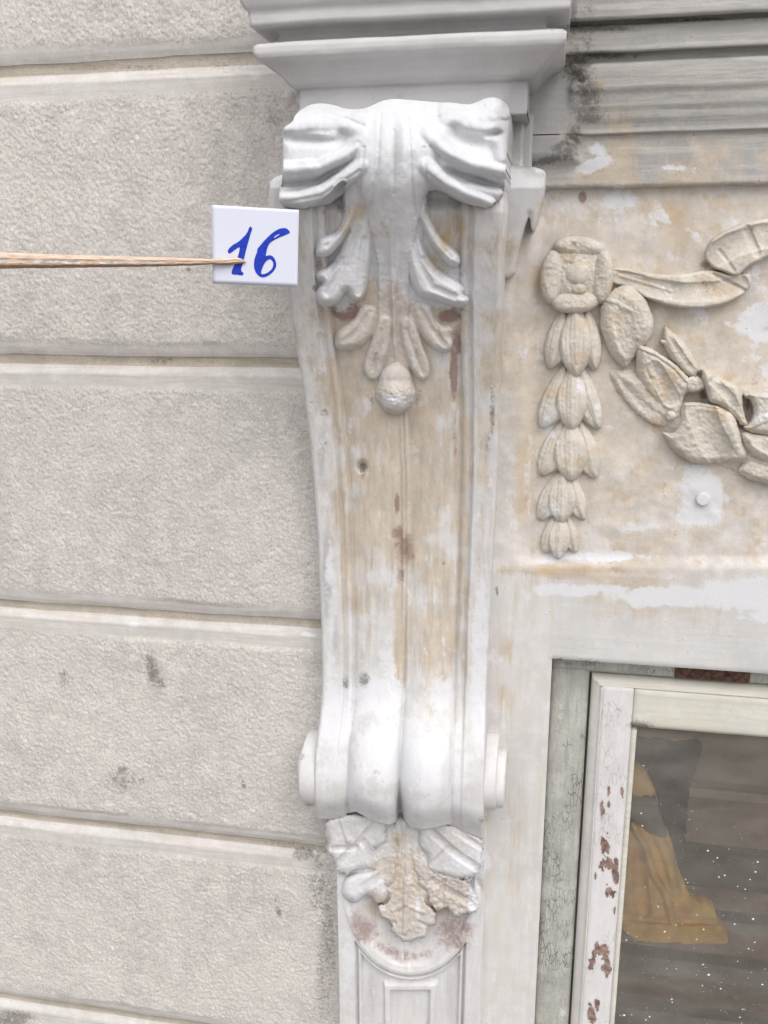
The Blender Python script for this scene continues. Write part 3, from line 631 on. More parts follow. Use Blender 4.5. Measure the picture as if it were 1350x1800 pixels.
CE = [(697,1505),(697,1530),(692,1558),(680,1578),(678,1586),(665,1591),(664,1601),(667,1611),(681,1619),(688,1626),(688,1637),(696,1648),(711,1657),(726,1654),(735,1652),(748,1647),(749,1638),(751,1630),(763,1627),(765,1618),(767,1607),(758,1594),(748,1582),(738,1558),(731,1540),(720,1505)]
RU = [(736,1440),(736,1485),(740,1497),(750,1500),(752,1512),(751,1526),(765,1537),(785,1542),(805,1546),(826,1546),(836,1538),(842,1532),(848,1520),(849,1500),(849,1470),(832,1462),(798,1450),(770,1440)]
RL = [(752,1532),(740,1538),(732,1545),(736,1560),(748,1564),(751,1575),(751,1587),(763,1601),(774,1599),(784,1595),(790,1606),(798,1613),(808,1614),(818,1607),(830,1606),(840,1603),(844,1591),(838,1572),(824,1550),(800,1536),(775,1532)]
leafobj('leaf_bed', [(578,1440),(582,1500),(595,1535),(640,1560),(676,1590),(712,1620),(745,1600),(790,1575),(835,1545),(846,1500),(846,1440)], .030, .009, (0, 0), 26, None, spray, mat='console_paint', back=0., it=2, soft=1., rough=.0016)
leafobj('leaf', [(664,1500),(650,1518),(662,1540),(680,1560),(694,1548),(698,1520),(690,1500)], .034, .009, (0, .00005), 9, None, spray, mat='spray_plaster', rag=5., back=0, seed=21, label='small curled leaf beside the stem')
leafobj('leaf', [(722,1500),(740,1508),(757,1522),(768,1540),(752,1552),(738,1546),(726,1526)], .034, .008, (0, .00005), 9, None, spray, mat='spray_plaster', rag=5., back=0, seed=22, label='small curled leaf beside the stem')
leafobj('leaf', CE, .030, .010, (0, .00004), 9, [([(715,1510),(713,1580),(712,1640)],5,.003),([(712,1590),(690,1600)],4,.002),([(713,1590),(745,1605)],4,.002),([(680,1620),(694,1622)],4,-.003),([(752,1628),(738,1622)],4,-.003)], spray, mat='spray_plaster', rag=5., back=0)
leafobj('leaf', LL_, .032, .014, (0, .00002), 14, [([(685,1530),(640,1560)],9,-.002)], spray, mat='console_paint', rough=.0004, it=2, back=0, label='smooth rounded two-lobed leaf')
leafobj('leaf', RL, .030, .014, (0, .00003), 9, [([(755,1545),(830,1590)],7,-.003),([(780,1550),(775,1590)],5,-.0025)], spray, mat='spray_plaster', rough=.003, rag=5., back=0, seed=3, label='crusted broken leaf')
leafobj('leaf', LU, .034, .016, (-.00005, -.00005), 14, [([(660,1450),(625,1490),(592,1520)],8,-.004),([(625,1490),(585,1492)],6,-.003),([(640,1480),(655,1520)],7,-.003),([(600,1440),(612,1478)],5,.003)], spray, mat='console_paint', rough=.0007, rag=5., back=0)
leafobj('leaf', RU, .034, .016, (.00003, -.00004), 14, [([(750,1455),(800,1500),(838,1525)],8,-.004),([(790,1490),(760,1520)],6,-.003),([(800,1460),(845,1490)],6,-.003)], spray, mat='console_paint', rough=.0008, rag=5., back=0)
leafobj('stem', [(690,1436),(690,1490),(694,1520),(716,1520),(718,1490),(720,1436)], .028, .012, (0, 0), 12, [([(702,1440),(702,1515)],4,-.003)], spray, mat='console_paint', back=0)

# ================================================================== CORNICE BLOCK ABOVE THE CONSOLE
cb = thing('cornice_block', 'smooth white moulded cornice block above the console at the top', 'cornice', (-.16, 0, .2))
dcore = .112
pr = [(205, 0), (150, 0), (147, .004), (138, .009), (124, .014), (108, .022), (97, .030), (88, .0345), (80, .036), (68, .036), (63.5, .033), (62, .024), (60, .017), (50, .015), (42, .017), (36, .024), (33, .033), (31, .038), (5, .039), (-6, .043), (-20, .046), (-60, .046), (-170, .048), (-172, .02), (-174, 0)]
xl_, _ = W(445, 78, dcore + .036); xr_, _ = W(996, 62, dcore + .036)
XL = float(xl_) + .036; XR = float(xr_) - .036
rows = []
for py, o_ in pr:
    _, z = W(725, py, dcore + o_); rows.append((float(z), o_))
# resample densely and round
rz = []
for (z0, a0), (z1, a1) in zip(rows[:-1], rows[1:]):
    for t in np.linspace(0, 1, 4)[:-1]: rz.append((z0 + (z1 - z0) * t, a0 + (a1 - a0) * t))
rz.append(rows[-1]); rz = np.array(rz)
NXc = 90
P = []
for z, o_ in rz:
    row = []
    xL, xR = XL - o_, XR + o_; dF = dcore + o_
    for t in np.linspace(0, 1, 10)[:-1]: row.append((xL, -(dF * t), z))
    for t in np.linspace(0, 1, NXc): row.append((xL + (xR - xL) * t, -dF, z))
    for t in np.linspace(1, 0, 10)[1:]: row.append((xR, -(dF * t), z))
    P.append(row)
P = np.array(P)
nz_ = (fbm(P[..., 0] * 22, P[..., 2] * 60, 4) - .5) * .0028 * np.clip(rz[:, 1] / .03, 0.2, 1)[:, None]
P[..., 1] -= nz_; P[..., 2] += (fbm(P[..., 0] * 9, P[..., 2] * 8, 7) - .5) * .004
# soften the corners a little
Vc, Fc = sheetmesh(P[::-1, :, 0], P[::-1, :, 1], P[::-1, :, 2])
o = link('cornice_moulding', Vc, Fc[:, ::-1], 'cornice_paint', cb)
xa, za = W(900, 196, dcore); zb_ = rz[0, 0]
V, F = box(XL, XR, -dcore + .0005, 0, zb_ - .001, zb_ + .004); link('cornice_soffit', V, F, 'cornice_paint', cb, smooth=False)
# back strip between block and ear
xa, z0 = W(905, 300, .045); xb2, z1 = W(938, 190, .045)
V, F = box(XL + .02, float(xb2), -.045, 0, float(z0) - .02, zb_ + .01); o = link('neck_strip', V, F, 'cornice_paint', cb, smooth=False); addbevel(o, .003)
xb3, _ = W(922, 190, .062)
V, F = box(XL + .03, float(xb3), -.062, 0, float(z0) - .02, zb_ + .008); o = link('neck_strip', V, F, 'cornice_paint', cb, smooth=False); addbevel(o, .003)

# ================================================================== ENTABLATURE (right, above the frieze)
ent = thing('door_entablature', 'weathered grey moulded entablature over the carved frieze', 'cornice', (.3, 0, .2))
def zat(py, d, px=1200): return float(W(px, py, d)[1])
def strip(name, pts, mat, x0=-.09, x1=.75, jit=.0012, nx=240, parent=None):
    rr2 = []
    for (p0, d0), (p1, d1) in zip(pts[:-1], pts[1:]):
        n_ = max(1, int(abs(p1 - p0) / 4))
        for t in np.linspace(0, 1, n_ + 1)[:-1]: rr2.append((p0 + (p1 - p0) * t, d0 + (d1 - d0) * t))
    rr2.append(pts[-1])
    prof = [(zat(p, d), d) for p, d in rr2]
    X, D, Z = extrude_profile(prof, x0, x1, nx, jit, .003)
    ax_, ay_ = PJ(X, D, Z); k_ = (1 - ss(996, 1022, ax_ + (fbm(ax_ / 14, ay_ / 14, 31) - .5) * 50)) * ss(88, 112, ay_) * (1 - ss(270, 300, ay_))
    D = D * (1 - k_) + .0335 * k_
    V, F = sheetmesh(X, -D, Z); return link(name, V, F, mat, parent)
strip('upper_fascia', [(-420, .07), (-120, .068), (-60, .064), (0, .060), (24, .060), (28, .057), (30, .040)], 'entablature_paint', parent=ent)
strip('shadow_gap', [(26, .040), (40, .040)], 'entablature_paint', parent=ent)
strip('fascia', [(38, .040), (38.5, .046), (44, .048), (78, .048), (83, .050), (86, .048), (88, .036)], 'entablature_paint', parent=ent)
strip('bed_moulding', [(86, .034), (103, .037), (106, .043), (112, .044), (150, .042), (160, .0385), (168, .038), (184, .0365), (190, .034), (206, .0325), (212, .030), (224, .0285), (228, .0295), (231, .029), (233, .024)], 'entablature_paint', parent=ent)
strip('lower_fascia', [(231, .024), (320, .022), (326, .021), (328, .016), (330, .010)], 'entablature_paint', parent=ent, jit=.002)

# ================================================================== FRIEZE PANEL
zt = zat(322, .012); zb2 = zat(1012, .012, 1100)
fr_ = thing('frieze_panel', 'stained ochre and cream plaster frieze panel over the window', 'panel', (.3, 0, -.1))
xs = np.arange(-.13, .75, .0022); zs = np.append(np.arange(zt, zb2 - .0002, -.0022), zb2); X, Z = np.meshgrid(xs, zs)
PXf, PYf = PJ(X, .012, Z)
edge = 935 - (PYf - 480) * .055
D = .016 - .006 * ss(-8, 16, PXf - edge) + (fbm(X * 30, Z * 30, 3) - .5) * .003 + (fbm(X * 110, Z * 110, 5) - .5) * .0008
D += .0022 * ss(.35, .65, fbm(X * 26, Z * 26, 9)) * np.exp(-(((PXf - 1234) / 62) ** 2 + ((PYf - 885) / 50) ** 2) ** 2)
D += (.016 + (fbm(X * 30, Z * 14, 3) - .5) * .0016 - D) * ss(975, 1000, PYf)
V, F = sheetmesh(X, -D, Z); link('frieze_field', V, F, 'frieze_plaster', fr_)
def wd0(PX, PY): return .012 + 0 * PX
# filler plug
xc, zc = W(1236, 878, .014)
V = [(float(xc), -.0150, float(zc))]; F = []
n = 28
for rr3, dd3 in ((.0062, .0150), (.0074, .0148), (.0078, .0138), (.0084, .008)):
    for k in range(n): V.append((float(xc) + rr3 * math.cos(2 * math.pi * k / n), -dd3, float(zc) + rr3 * math.sin(2 * math.pi * k / n)))
for k in range(n): F.append((0, 1 + (k + 1) % n, 1 + k)[::-1])
for q in range(3):
    for k in range(n): a = 1 + q * n + k; b = 1 + q * n + (k + 1) % n; F.append((a, b, b + n, a + n)[::-1])
o = link('wall_plug', V, F, 'plug_white', None, wear=False); o['label'] = 'small round white plug in a patch of filler under the festoon'; o['category'] = 'plug'

# ---- rosette
ros = thing('rosette', 'round four-petalled plaster rosette at the head of the leaf drop', 'rosette', tuple(float(v) for v in (W(1013, 481)[0], -.012, W(1013, 481)[1])))
def ellpoly(cx, cy, rx, ry, a=0, n=36, sup=1.):
    o = []
    for k in range(n):
        t = 2 * math.pi * k / n; x = rx * math.cos(t); y = ry * math.sin(t); o.append((cx + x * math.cos(R_(a)) - y * math.sin(R_(a)), cy + x * math.sin(R_(a)) + y * math.cos(R_(a))))
    return o
leafobj('rosette_disc', ellpoly(1013, 481, 58, 62), .010, .017, edge=40, parent=ros, it=0, rough=.0012, back=0.)
leafobj('petal', ellpoly(972, 486, 23, 48, 6), .018, .013, edge=20, parent=ros, it=0, tilt=(-.0002, 0), back=0.)
leafobj('petal', ellpoly(1016, 436, 44, 21, 4), .016, .013, edge=18, parent=ros, it=0, tilt=(0, -.0002), back=0.)
leafobj('petal', ellpoly(1058, 487, 21, 48, 6), .018, .013, edge=18, parent=ros, it=0, tilt=(.0002, 0), back=0.)
leafobj('petal', ellpoly(1012, 528, 44, 23, -4), .017, .013, edge=20, parent=ros, it=0, tilt=(0, .0002), back=0.)
leafobj('centre_boss', ellpoly(1016, 481, 27, 26, 0), .020, .011, edge=24, rough=.0006, parent=ros, it=0, back=0.)
leafobj('centre_boss', ellpoly(1018, 508, 13, 10, 0), .026, .004, edge=11, parent=ros, it=0, back=0.)

def husk(name, ax, ay, bx, by, wd, D0, H, parent, ribs=2.2, seed=0, bul=.0, tilt=(0, 0), edge=None, blunt=.0, mat='garland_plaster', rough=.0010, label=None, wid=False):
    ex, ey = bx - ax, by - ay; Ln = math.hypot(ex, ey); ex /= Ln; ey /= Ln; nx, ny = -ey, ex
    L_, R2 = [], []
    for t in np.linspace(0, 1, 15):
        q_ = (t * .97 + .03) ** (1.25 if wid else .95); wv = wd * (.56 if wid else .5) * math.sin(math.pi * min(1, q_ * .93 + .04)) ** .8
        if t > .985: wv = wd * .10
        off = bul * math.sin(math.pi * t)
        x = ax + ex * t * Ln + nx * off; y = ay + ey * t * Ln + ny * off
        L_.append((x + nx * wv, y + ny * wv)); R2.append((x - nx * wv, y - ny * wv))
    return leafobj(name, L_ + R2[::-1], D0, H, tilt, edge or wd * .42, None, parent, mat=mat, it=1, ribs=ribs, axis=((ax, ay), (bx, by), wd), seed=seed, rough=rough, back=0., label=label)
# ---- drop of husks
drop = thing('husk_drop', 'hanging string of plaster leaf husks below the rosette', 'carving', tuple(float(v) for v in (W(1003, 760)[0], -.012, W(1003, 975)[1])))
tiers = [
 [(992,540,966,648,44,-6),(1032,540,1046,650,42,6),(1012,536,1012,662,54,0)],
 [(994,640,952,752,48,-9),(1020,640,1053,754,44,9),(1006,645,1004,756,52,0)],
 [(990,735,951,836,46,-9),(1020,735,1047,840,46,9),(1002,738,1004,846,56,0)],
 [(982,828,948,914,40,-8),(1002,828,1026,914,36,7),(990,828,986,920,46,0)],
 [(974,904,956,972,30,-6),(998,904,1012,972,28,5),(986,904,981,982,36,0)]]
for ti, tr_ in enumerate(tiers):
    Hf = 1 - ti * .12
    for k, (ax, ay, bx, by, wd, bul) in enumerate(tr_):
        husk('husk_leaf', ax, ay, bx, by, wd, .009 + (.005 if k == 2 else 0) * Hf, (.010 if k < 2 else .013) * Hf, drop, rough=.0006, ribs=2.0, seed=ti * 7 + k * 3, bul=bul, tilt=(0, .00006), wid=True, edge=wd * .30)
# ---- ribbon
rib = thing('carved_ribbon', 'fluttering plaster ribbon curling right from the rosette', 'ribbon', tuple(float(v) for v in (W(1220, 500)[0], -.012, W(1220, 540)[1])))
RB1 = [(1070,468),(1105,474),(1139,480),(1183,484),(1215,480),(1241,474),(1270,478),(1294,484),(1317,478),(1322,492),(1319,504),(1305,519),(1289,529),(1272,536),(1245,541),(1217,542),(1195,541),(1172,537),(1139,526),(1105,506),(1070,498)]
leafobj('ribbon_fold', RB1, lambda x, y: .011 + .009 * np.sin(np.clip((x - 1060) / 270, 0, 1) * math.pi) + .0025 * np.exp(-((x - 1200) / 14) ** 2) - .003 * np.exp(-((x - 1235) / 16) ** 2), .008, (0, .00004), 5,
        [([(1095,492),(1140,505),(1200,514),(1260,512),(1300,500)],17,-.0045),([(1090,485),(1150,502),(1180,512)],3,.0012),([(1241,476),(1285,498),(1308,510)],4,-.003),([(1080,476),(1130,484)],3,-.002)], rib, back=0., rough=.0005, it=2)
RB2 = [(1238,455),(1240,440),(1250,421),(1265,410),(1283,401),(1300,395),(1317,390),(1335,386),(1352,383),(1390,380),(1430,388),(1430,440),(1390,440),(1352,451),(1335,460),(1317,468),(1305,478),(1299,486),(1285,484),(1272,478),(1250,470)]
leafobj('ribbon_fold', RB2, lambda x, y: .0165 + .004 * np.sin((x - 1240) / 24.), .009, (0, -.00003), 5, [([(1255,450),(1290,430),(1340,415),(1400,410)],22,-.004),([(1264,440),(1278,458),(1290,476)],4,-.0015),([(1312,402),(1330,445)],8,-.003)], rib, back=0., rough=.0005, it=2)
# ---- festoon of leaves
fes = thing('leaf_festoon', 'swag of overlapping plaster leaves sagging right from the rosette', 'garland', tuple(float(v) for v in (W(1220, 700)[0], -.012, W(1220, 840)[1])))
def fl(poly, D0, H, edge, tilt, vein=None, soft=.6, seed=0, rough=.0012, it=2, name='leaf', label=None):
    return leafobj(name, poly, D0, H, tilt, edge, vein, fes, back=0., rag=1.6, seed=seed, rough=rough, it=it, soft=soft, label=label)
fl([(1066,655),(1085,642),(1110,640),(1150,650),(1190,690),(1225,720),(1270,740),(1330,740),(1430,740),(1430,850),(1340,846),(1290,826),(1240,808),(1195,795),(1165,765),(1127,735),(1100,705),(1080,683)], .010, .013, 34, (.00002, 0), None, 1., 11, name='leaf_bed')
fl([(1068,654),(1078,648),(1110,652),(1140,680),(1170,720),(1176,750),(1150,748),(1127,734),(1104,711),(1082,686)], .0135, .004, 14, (.00008, 0), [([(1078,660),(1100,700),(1140,738)],4,.0012)], .5, 1, label='flat sunken leaf')
fl([(1167,570),(1180,580),(1203,600),(1219,626),(1229,646),(1226,662),(1208,664),(1188,645),(1168,615),(1164,592)], .012, .016, 12, (.0001, -.00005), [([(1168,575),(1195,620),(1222,655)],5,-.002)], .3, 2)
fl([(1056,525),(1075,510),(1095,500),(1117,505),(1138,528),(1152,566),(1145,596),(1126,613),(1112,632),(1102,650),(1084,638),(1067,616),(1053,572)], .013, .017, 22, (.00004, -.00003), [([(1060,525),(1085,532),(1105,545)],4,.0012),([(1095,560),(1105,610)],18,-.002)], .25, 3)
fl([(1121,606),(1140,610),(1157,620),(1189,641),(1212,664),(1214,684),(1204,694),(1200,706),(1202,743),(1187,743),(1170,729),(1149,711),(1131,690),(1118,662),(1117,632)], .016, .013, 18, (.00010, -.00010), [([(1124,609),(1156,622),(1188,644),(1209,668)],5,.004),([(1150,650),(1180,700)],16,-.004),([(1140,640),(1160,690)],6,.002)], .35, 5)
fl([(1205,664),(1220,660),(1240,668),(1244,680),(1230,690),(1212,690),(1203,680)], .020, .010, 8, (0, 0), None, .4, 15)
fl([(1197,708),(1224,706),(1258,711),(1289,724),(1301,755),(1308,782),(1319,800),(1303,816),(1281,812),(1247,816),(1213,814),(1186,796),(1173,776),(1160,757),(1180,763),(1196,746)], .017, .015, 14, (.00003, -.00008), [([(1200,711),(1230,709),(1262,715)],4,.003),([(1232,720),(1245,760),(1262,790)],26,-.006),([(1262,720),(1290,770),(1305,800)],9,.002)], .25, 6)
fl([(1236,647),(1252,656),(1271,668),(1291,672),(1304,687),(1306,711),(1311,736),(1318,750),(1300,748),(1287,726),(1264,713),(1246,708),(1241,684),(1233,666)], .024, .013, 12, (0, -.00004), [([(1255,670),(1285,700),(1300,735)],9,-.003)], .3, 7)
fl([(1304,690),(1330,688),(1365,692),(1430,700),(1430,765),(1360,768),(1320,762),(1304,750),(1318,745),(1326,728),(1320,700),(1308,700)], .024, .014, 14, (0, 0), [([(1305,752),(1345,735),(1400,735)],8,.003),([(1320,692),(1370,700)],5,.002)], .3, 8)
fl([(1301,757),(1330,762),(1365,766),(1430,772),(1430,832),(1365,818),(1335,808),(1318,800),(1308,782)], .022, .016, 20, (0, 0), [([(1330,775),(1370,800)],10,-.003)], .2, 9)
fl([(1294,826),(1306,812),(1320,802),(1345,812),(1380,820),(1430,830),(1430,862),(1380,860),(1345,850),(1314,843)], .014, .013, 14, (0, 0), None, .4, 10)
fl(ellpoly(1180, 731, 10, 9), .026, .006, 10, (0, 0), None, 0, it=0, name='berry')
fl(ellpoly(1180, 603, 20, 6, 8), .016, .009, 5, (0, 0), None, .2, 12, name='leaf_stalk')

# ================================================================== WINDOW SURROUND (flat architrave)
sur = thing('window_surround', 'flat whitewashed architrave framing the window below the frieze', 'surround', (.3, 0, -1.7))
XE = .0175                       # inner edge of the jamb
ZE = zat(1172, .016, 1160)       # lower edge of the lintel
xs = np.arange(-.13, XE + .0001, .0030); xs = np.append(xs[:-1], XE)
zs = np.arange(zb2 - .0001, -1.70, -.003); X, Z = np.meshgrid(xs, zs)
D = .016 + (fbm(X * 30, Z * 14, 3) - .5) * .0016 - .003 * ss(.004, 0, XE - X) * (Z < ZE)
D += .0016 * ss(-.105, -.100, -np.abs(X + .0525) - .05)
V, F = sheetmesh(X, -D, Z, back=.03, hard=True); link('jamb_board', V, F, 'surround_paint', sur)
xs = np.arange(XE, .76, .003); zs = np.append(np.arange(zb2 - .0001, ZE, -.003), ZE); X, Z = np.meshgrid(xs, zs)
D = .016 + (fbm(X * 30, Z * 14, 3) - .5) * .0016 - .002 * ss(.004, 0, Z - ZE)
V, F = sheetmesh(X, -D, Z, back=.03, hard=True); link('lintel_board', V, F, 'lintel_paint', sur)

# ================================================================== WINDOW
win = thing('casement_window', 'old white painted casement window with peeling stile and dusty glass', 'window', (.4, .02, -1.7))
SX0 = float(W(1034, 1300, -.012)[0]); SZ1 = float(W(1100, 1192, -.012)[1])
# fixed frame: vertical and top stops
def slab(name, x0, x1, z0, z1, d, back, mat, parent, bev=.002, jit=.0006, st=.004, seed=0, label=None):
    xs = np.linspace(x0, x1, max(3, int((x1 - x0) / st))); zs = np.linspace(z1, z0, max(3, int((z1 - z0) / st)))
    X, Z = np.meshgrid(xs, zs); e = np.minimum(np.minimum(X - x0, x1 - X), np.minimum(Z - z0, z1 - Z))
    D = d + (fbm(X * 40, Z * 12, seed + 3) - .5) * jit * 2 - bev * (1 - ss(0, .0035, e))
    V, F = sheetmesh(X, -D, Z, back=back); return link(name, V, F, mat, parent, label=label)
slab('frame_stile', XE + .0006, SX0 - .003, -1.7, ZE + .004, -.018, .05, 'green_wood', win, label='greyish green weathered frame stile with cracked paint')
RXa = float(W(1186, 1180, -.018)[0]); RXb = float(W(1318, 1180, -.018)[0])
slab('frame_head', XE + .0006, .75, SZ1 + .003, ZE + .002, -.0165, .05, 'green_wood', win)
V, F = box(RXa, RXb, .0125, .03, SZ1 + .005, ZE - .001); o = link('rusty_hinge_plate', V, F, 'rust', win, smooth=False, wear=False); addbevel(o, .0012)
# dark rebate between frame and sash
# sash: outer bevel + stile + rail
def W2(px, py, d): a, b = W(px, py, d); return float(a), float(b)
bx1 = W2(1051, 1300, -.006)[0]; gx = W2(1109, 1400, -.012)[0]
rz0 = W2(1160, 1212, -.006)[1]; gz = W2(1160, 1277, -.012)[1]
def prism_profile_vert(name, pts, z0, z1, mat, parent, nz=300, jit=.0006, mitre=True):
    # pts (x,d) across, going right; swept down Z; top end mitred by the same offset
    P = np.array(pts); X = np.zeros((nz, len(P))); D = X.copy(); Z = X.copy()
    for j, (x, d) in enumerate(P):
        zt_ = z1 - (x - P[0, 0]) * (1 if mitre else 0)
        X[:, j] = x; D[:, j] = d; Z[:, j] = np.linspace(zt_, z0, nz)
    D += (fbm(X * 60, Z * 16, 3) - .5) * jit * 2
    V, F = sheetmesh(X, -D, Z, back=.045); return link(name, V, F, mat, parent)
stl = [(SX0, -.030), (SX0 + .0005, -.014), (SX0 + .003, -.011), (bx1 - .004, -.0075), (bx1 - .001, -.0065), (bx1, -.004), (bx1 + .002, -.0035)]
prism_profile_vert('sash_stile_bead', stl, -1.7, SZ1, 'surround_paint', win)
hd = [(SZ1, -.030), (SZ1 - .0005, -.014), (SZ1 - .003, -.011), (rz0 + .004, -.0075), (rz0 + .001, -.0065), (rz0, -.004)]
P = np.array(hd); xs = np.linspace(0, 1, 200); X = np.zeros((len(P), 200)); D = X.copy(); Z = X.copy()
for j, (z, d) in enumerate(P):
    X[j] = SX0 + (SZ1 - z) + xs * (.75 - SX0); D[j] = d - .0004; Z[j] = z
V, F = sheetmesh(X, -D, Z); link('sash_head_bead', V, F, 'sash_rail_paint', win)
rx0 = W2(1113, 1245, -.005)[0]
slab('sash_stile', bx1 + .001, rx0 - .0006, -1.7, rz0 - .0002, -.0035, .04, 'sash_paint', win, bev=.0015, st=.003, label='white stile with flaked patches showing brown wood')
slab('sash_rail', rx0, .75, gz, rz0 - .0003, -.0045, .04, 'sash_rail_paint', win, bev=.002, st=.004)
# putty lip beside the glass
slab('putty_strip', rx0 - .0004, gx + .001, -1.7, gz - .0005, -.0085, .03, 'sash_rail_paint', win, bev=.002, st=.002)
xs = np.linspace(rx0 - .004, .75, 3); V = [(rx0 - .006, .0135, -1.7), (.75, .0135, -1.7), (.75, .0135, gz + .006), (rx0 - .006, .0135, gz + .006), (rx0 - .006, .0165, -1.7), (.75, .0165, -1.7), (.75, .0165, gz + .006), (rx0 - .006, .0165, gz + .006)]
V, F = [V[0], V[1], V[2], V[3]], [(0, 1, 2, 3)]
gp = link('glass_pane', V, F, 'dusty_glass', win, smooth=False, wear=False)
# peeled patches on the stile: bare brown wood showing through the coat (thin flat patches of exposed wood)
def ragged(cx, cy, rx, ry, d, seed):
    PX, PY = grid(cx - rx * 1.9, cy - ry * 1.9, cx + rx * 1.9, cy + ry * 1.9, .55)
    f = 1 - np.hypot((PX - cx) / rx, (PY - cy) / ry) + (fbm(PX / 7 + seed, PY / 12, 3, 5) - .5) * 2.6
    X, Z = W(PX, PY, d); V, F = sheetmesh(X, np.full(X.shape, -d), Z, f > .12); return V.tolist(), F.tolist()
pt = [ragged(*a) for a in ((1063, 1488, 7, 20, -.0026, 1), (1068, 1518, 12, 10, -.0026, 2), (1083, 1538, 5, 24, -.0025, 3), (1072, 1565, 9, 12, -.0024, 4), (1054, 1672, 13, 14, -.0026, 6), (1066, 1692, 7, 20, -.0025, 7), (1040, 1690, 6, 12, -.0024, 8),
    (1037, 1702, 4, 5, -.0023, 9), (1038, 1785, 7, 15, -.0025, 10), (1050, 1768, 3, 14, -.0024, 11), (1094, 1393, 2.5, 12, -.0025, 12), (1080, 1605, 2, 12, -.0025, 13), (1058, 1430, 3, 16, -.0025, 14), (1070, 1395, 2, 20, -.0024, 15), (1047, 1540, 2, 10, -.0025, 16))]
V, F = joinVF(pt); plain('bare_wood', (.235, .16, .135), .9, .8, 140, .45); o = link('peeled_patch', V, F, 'bare_wood', win, smooth=False, wear=False, kind='stuff')
# white splashes on the glass
V = []; F = []
for k in range(230):
    px = random.uniform(1085, 1350); py = 1290 + 510 * random.random() ** .55; s = .00035 + .0012 * random.random() ** 5
    if k < 7: px, py, s = ((1129, 1452, .0014), (1246, 1714, .0019), (1097, 1785, .0022), (1324, 1616, .0018), (1340, 1731, .0019), (1209, 1552, .0011), (1316, 1668, .0012))[k]
    if px < 1110 - (py - 1280) * .07 + 8: continue
    x, z = W2(px, py, -.0128); n = 7; b = len(V)
    a0 = random.random() * 6; el = random.uniform(.6, 1.)
    for q in range(n): t = a0 + 2 * math.pi * q / n; V.append((x + s * math.cos(t) * random.uniform(.75, 1.2), .0132, z + s * el * math.sin(t) * random.uniform(.75, 1.2)))
    V.append((x, .0126, z))
    for q in range(n): F.append((b + q, b + n, b + (q + 1) % n))
link('paint_splash', V, F, 'speck', win, wear=False, kind='stuff')

# ================================================================== ROOM BEHIND THE GLASS
DI = .34
room = thing('room_interior', 'dim brown room seen through the dusty window', 'room', (.5, .3, -1.7))
V, F = box(.0, 1.12, .122, .90, -1.72, -.30)
F = [F[1], F[0], F[3], F[4], F[5]]
link('room_wall', V, F, 'room_plaster', room, smooth=False, wear=False)
# boards added inside to stand in for the bands seen in the glass
bt = thing('band_boards', 'added horizontal boards standing in for the bands seen in the window glass', 'boards', (.5, .3, -1.7))
def inner(name, px0, px1, py0, py1, depth, mat, parent, th=.02):
    x0, z1 = W2(px0, py0, -depth); x1, z0 = W2(px1, py1, -depth)
    V, F = box(x0, x1 + .5, depth, depth + th, z0, z1); o = link(name, V, F, mat, parent, smooth=False, wear=False); addbevel(o, .003)
inner('band_board', 1040, 1500, 1385, 1412, .36, 'room_plaster', bt, .03)
inner('band_board', 1040, 1500, 1478, 1590, .34, 'band_dark', bt, .03)
inner('band_board', 1040, 1500, 1592, 1668, .30, 'band_grey', bt, .03)
inner('band_board', 1040, 1500, 1670, 1760, .27, 'band_grey', bt, .03)
inner('band_board', 1040, 1500, 1764, 1900, .25, 'band_grey', bt, .03)
def reflection_sheet(name, poly, depth, mat, folds, parent=None):  # sheet inside the room standing in for a reflection in the glass
    P = smoothpoly(poly, 1); xs = [p[0] for p in P]; ys = [p[1] for p in P]
    PX, PY = grid(min(xs) - 3, min(ys) - 3, max(xs) + 3, max(ys) + 3, 2.5); s = sdf(PX, PY, P)
    D = -depth + np.zeros(PX.shape)
    for pts, r, hgt in folds: D = D + hgt * np.clip(stroke(PX, PY, [(x, y, r, 1.) for x, y in pts]), 0, 1)
    D += (fbm(PX / 40, PY / 60, 3) - .5) * .02
    return relief(name, PX, PY, D, mat, parent, mask=s > 0, back=depth + .02, wear=False)
o = reflection_sheet('figure_reflection', [(1105,1300),(1150,1312),(1200,1316),(1236,1306),(1226,1345),(1212,1375),(1208,1420),(1205,1475),(1190,1500),(1090,1500),(1090,1300)], .24, 'navy_reflection', [([(1160,1320),(1170,1480)], 16, .01)])
o['label'] = 'dark blue garment reflected in the window glass, built as a sheet behind it'; o['category'] = 'silhouette'  # added stand-in for a dark figure reflected in the glass
o = reflection_sheet('yellow_reflection', [(1096,1352),(1128,1354),(1142,1378),(1153,1400),(1158,1440),(1178,1478),(1190,1530),(1204,1565),(1218,1586),(1250,1592),(1262,1625),(1280,1648),(1276,1660),(1070,1652),(1080,1500)], .10, 'yellow_reflection',
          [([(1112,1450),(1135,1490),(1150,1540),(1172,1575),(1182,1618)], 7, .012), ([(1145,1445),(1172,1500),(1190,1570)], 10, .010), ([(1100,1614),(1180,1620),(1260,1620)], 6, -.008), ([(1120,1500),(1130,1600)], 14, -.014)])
o['label'] = 'yellow ochre cloth seen in the lower window glass, built as a sheet behind it'; o['category'] = 'reflection'  # added stand-in for the yellow shape reflected in the glass

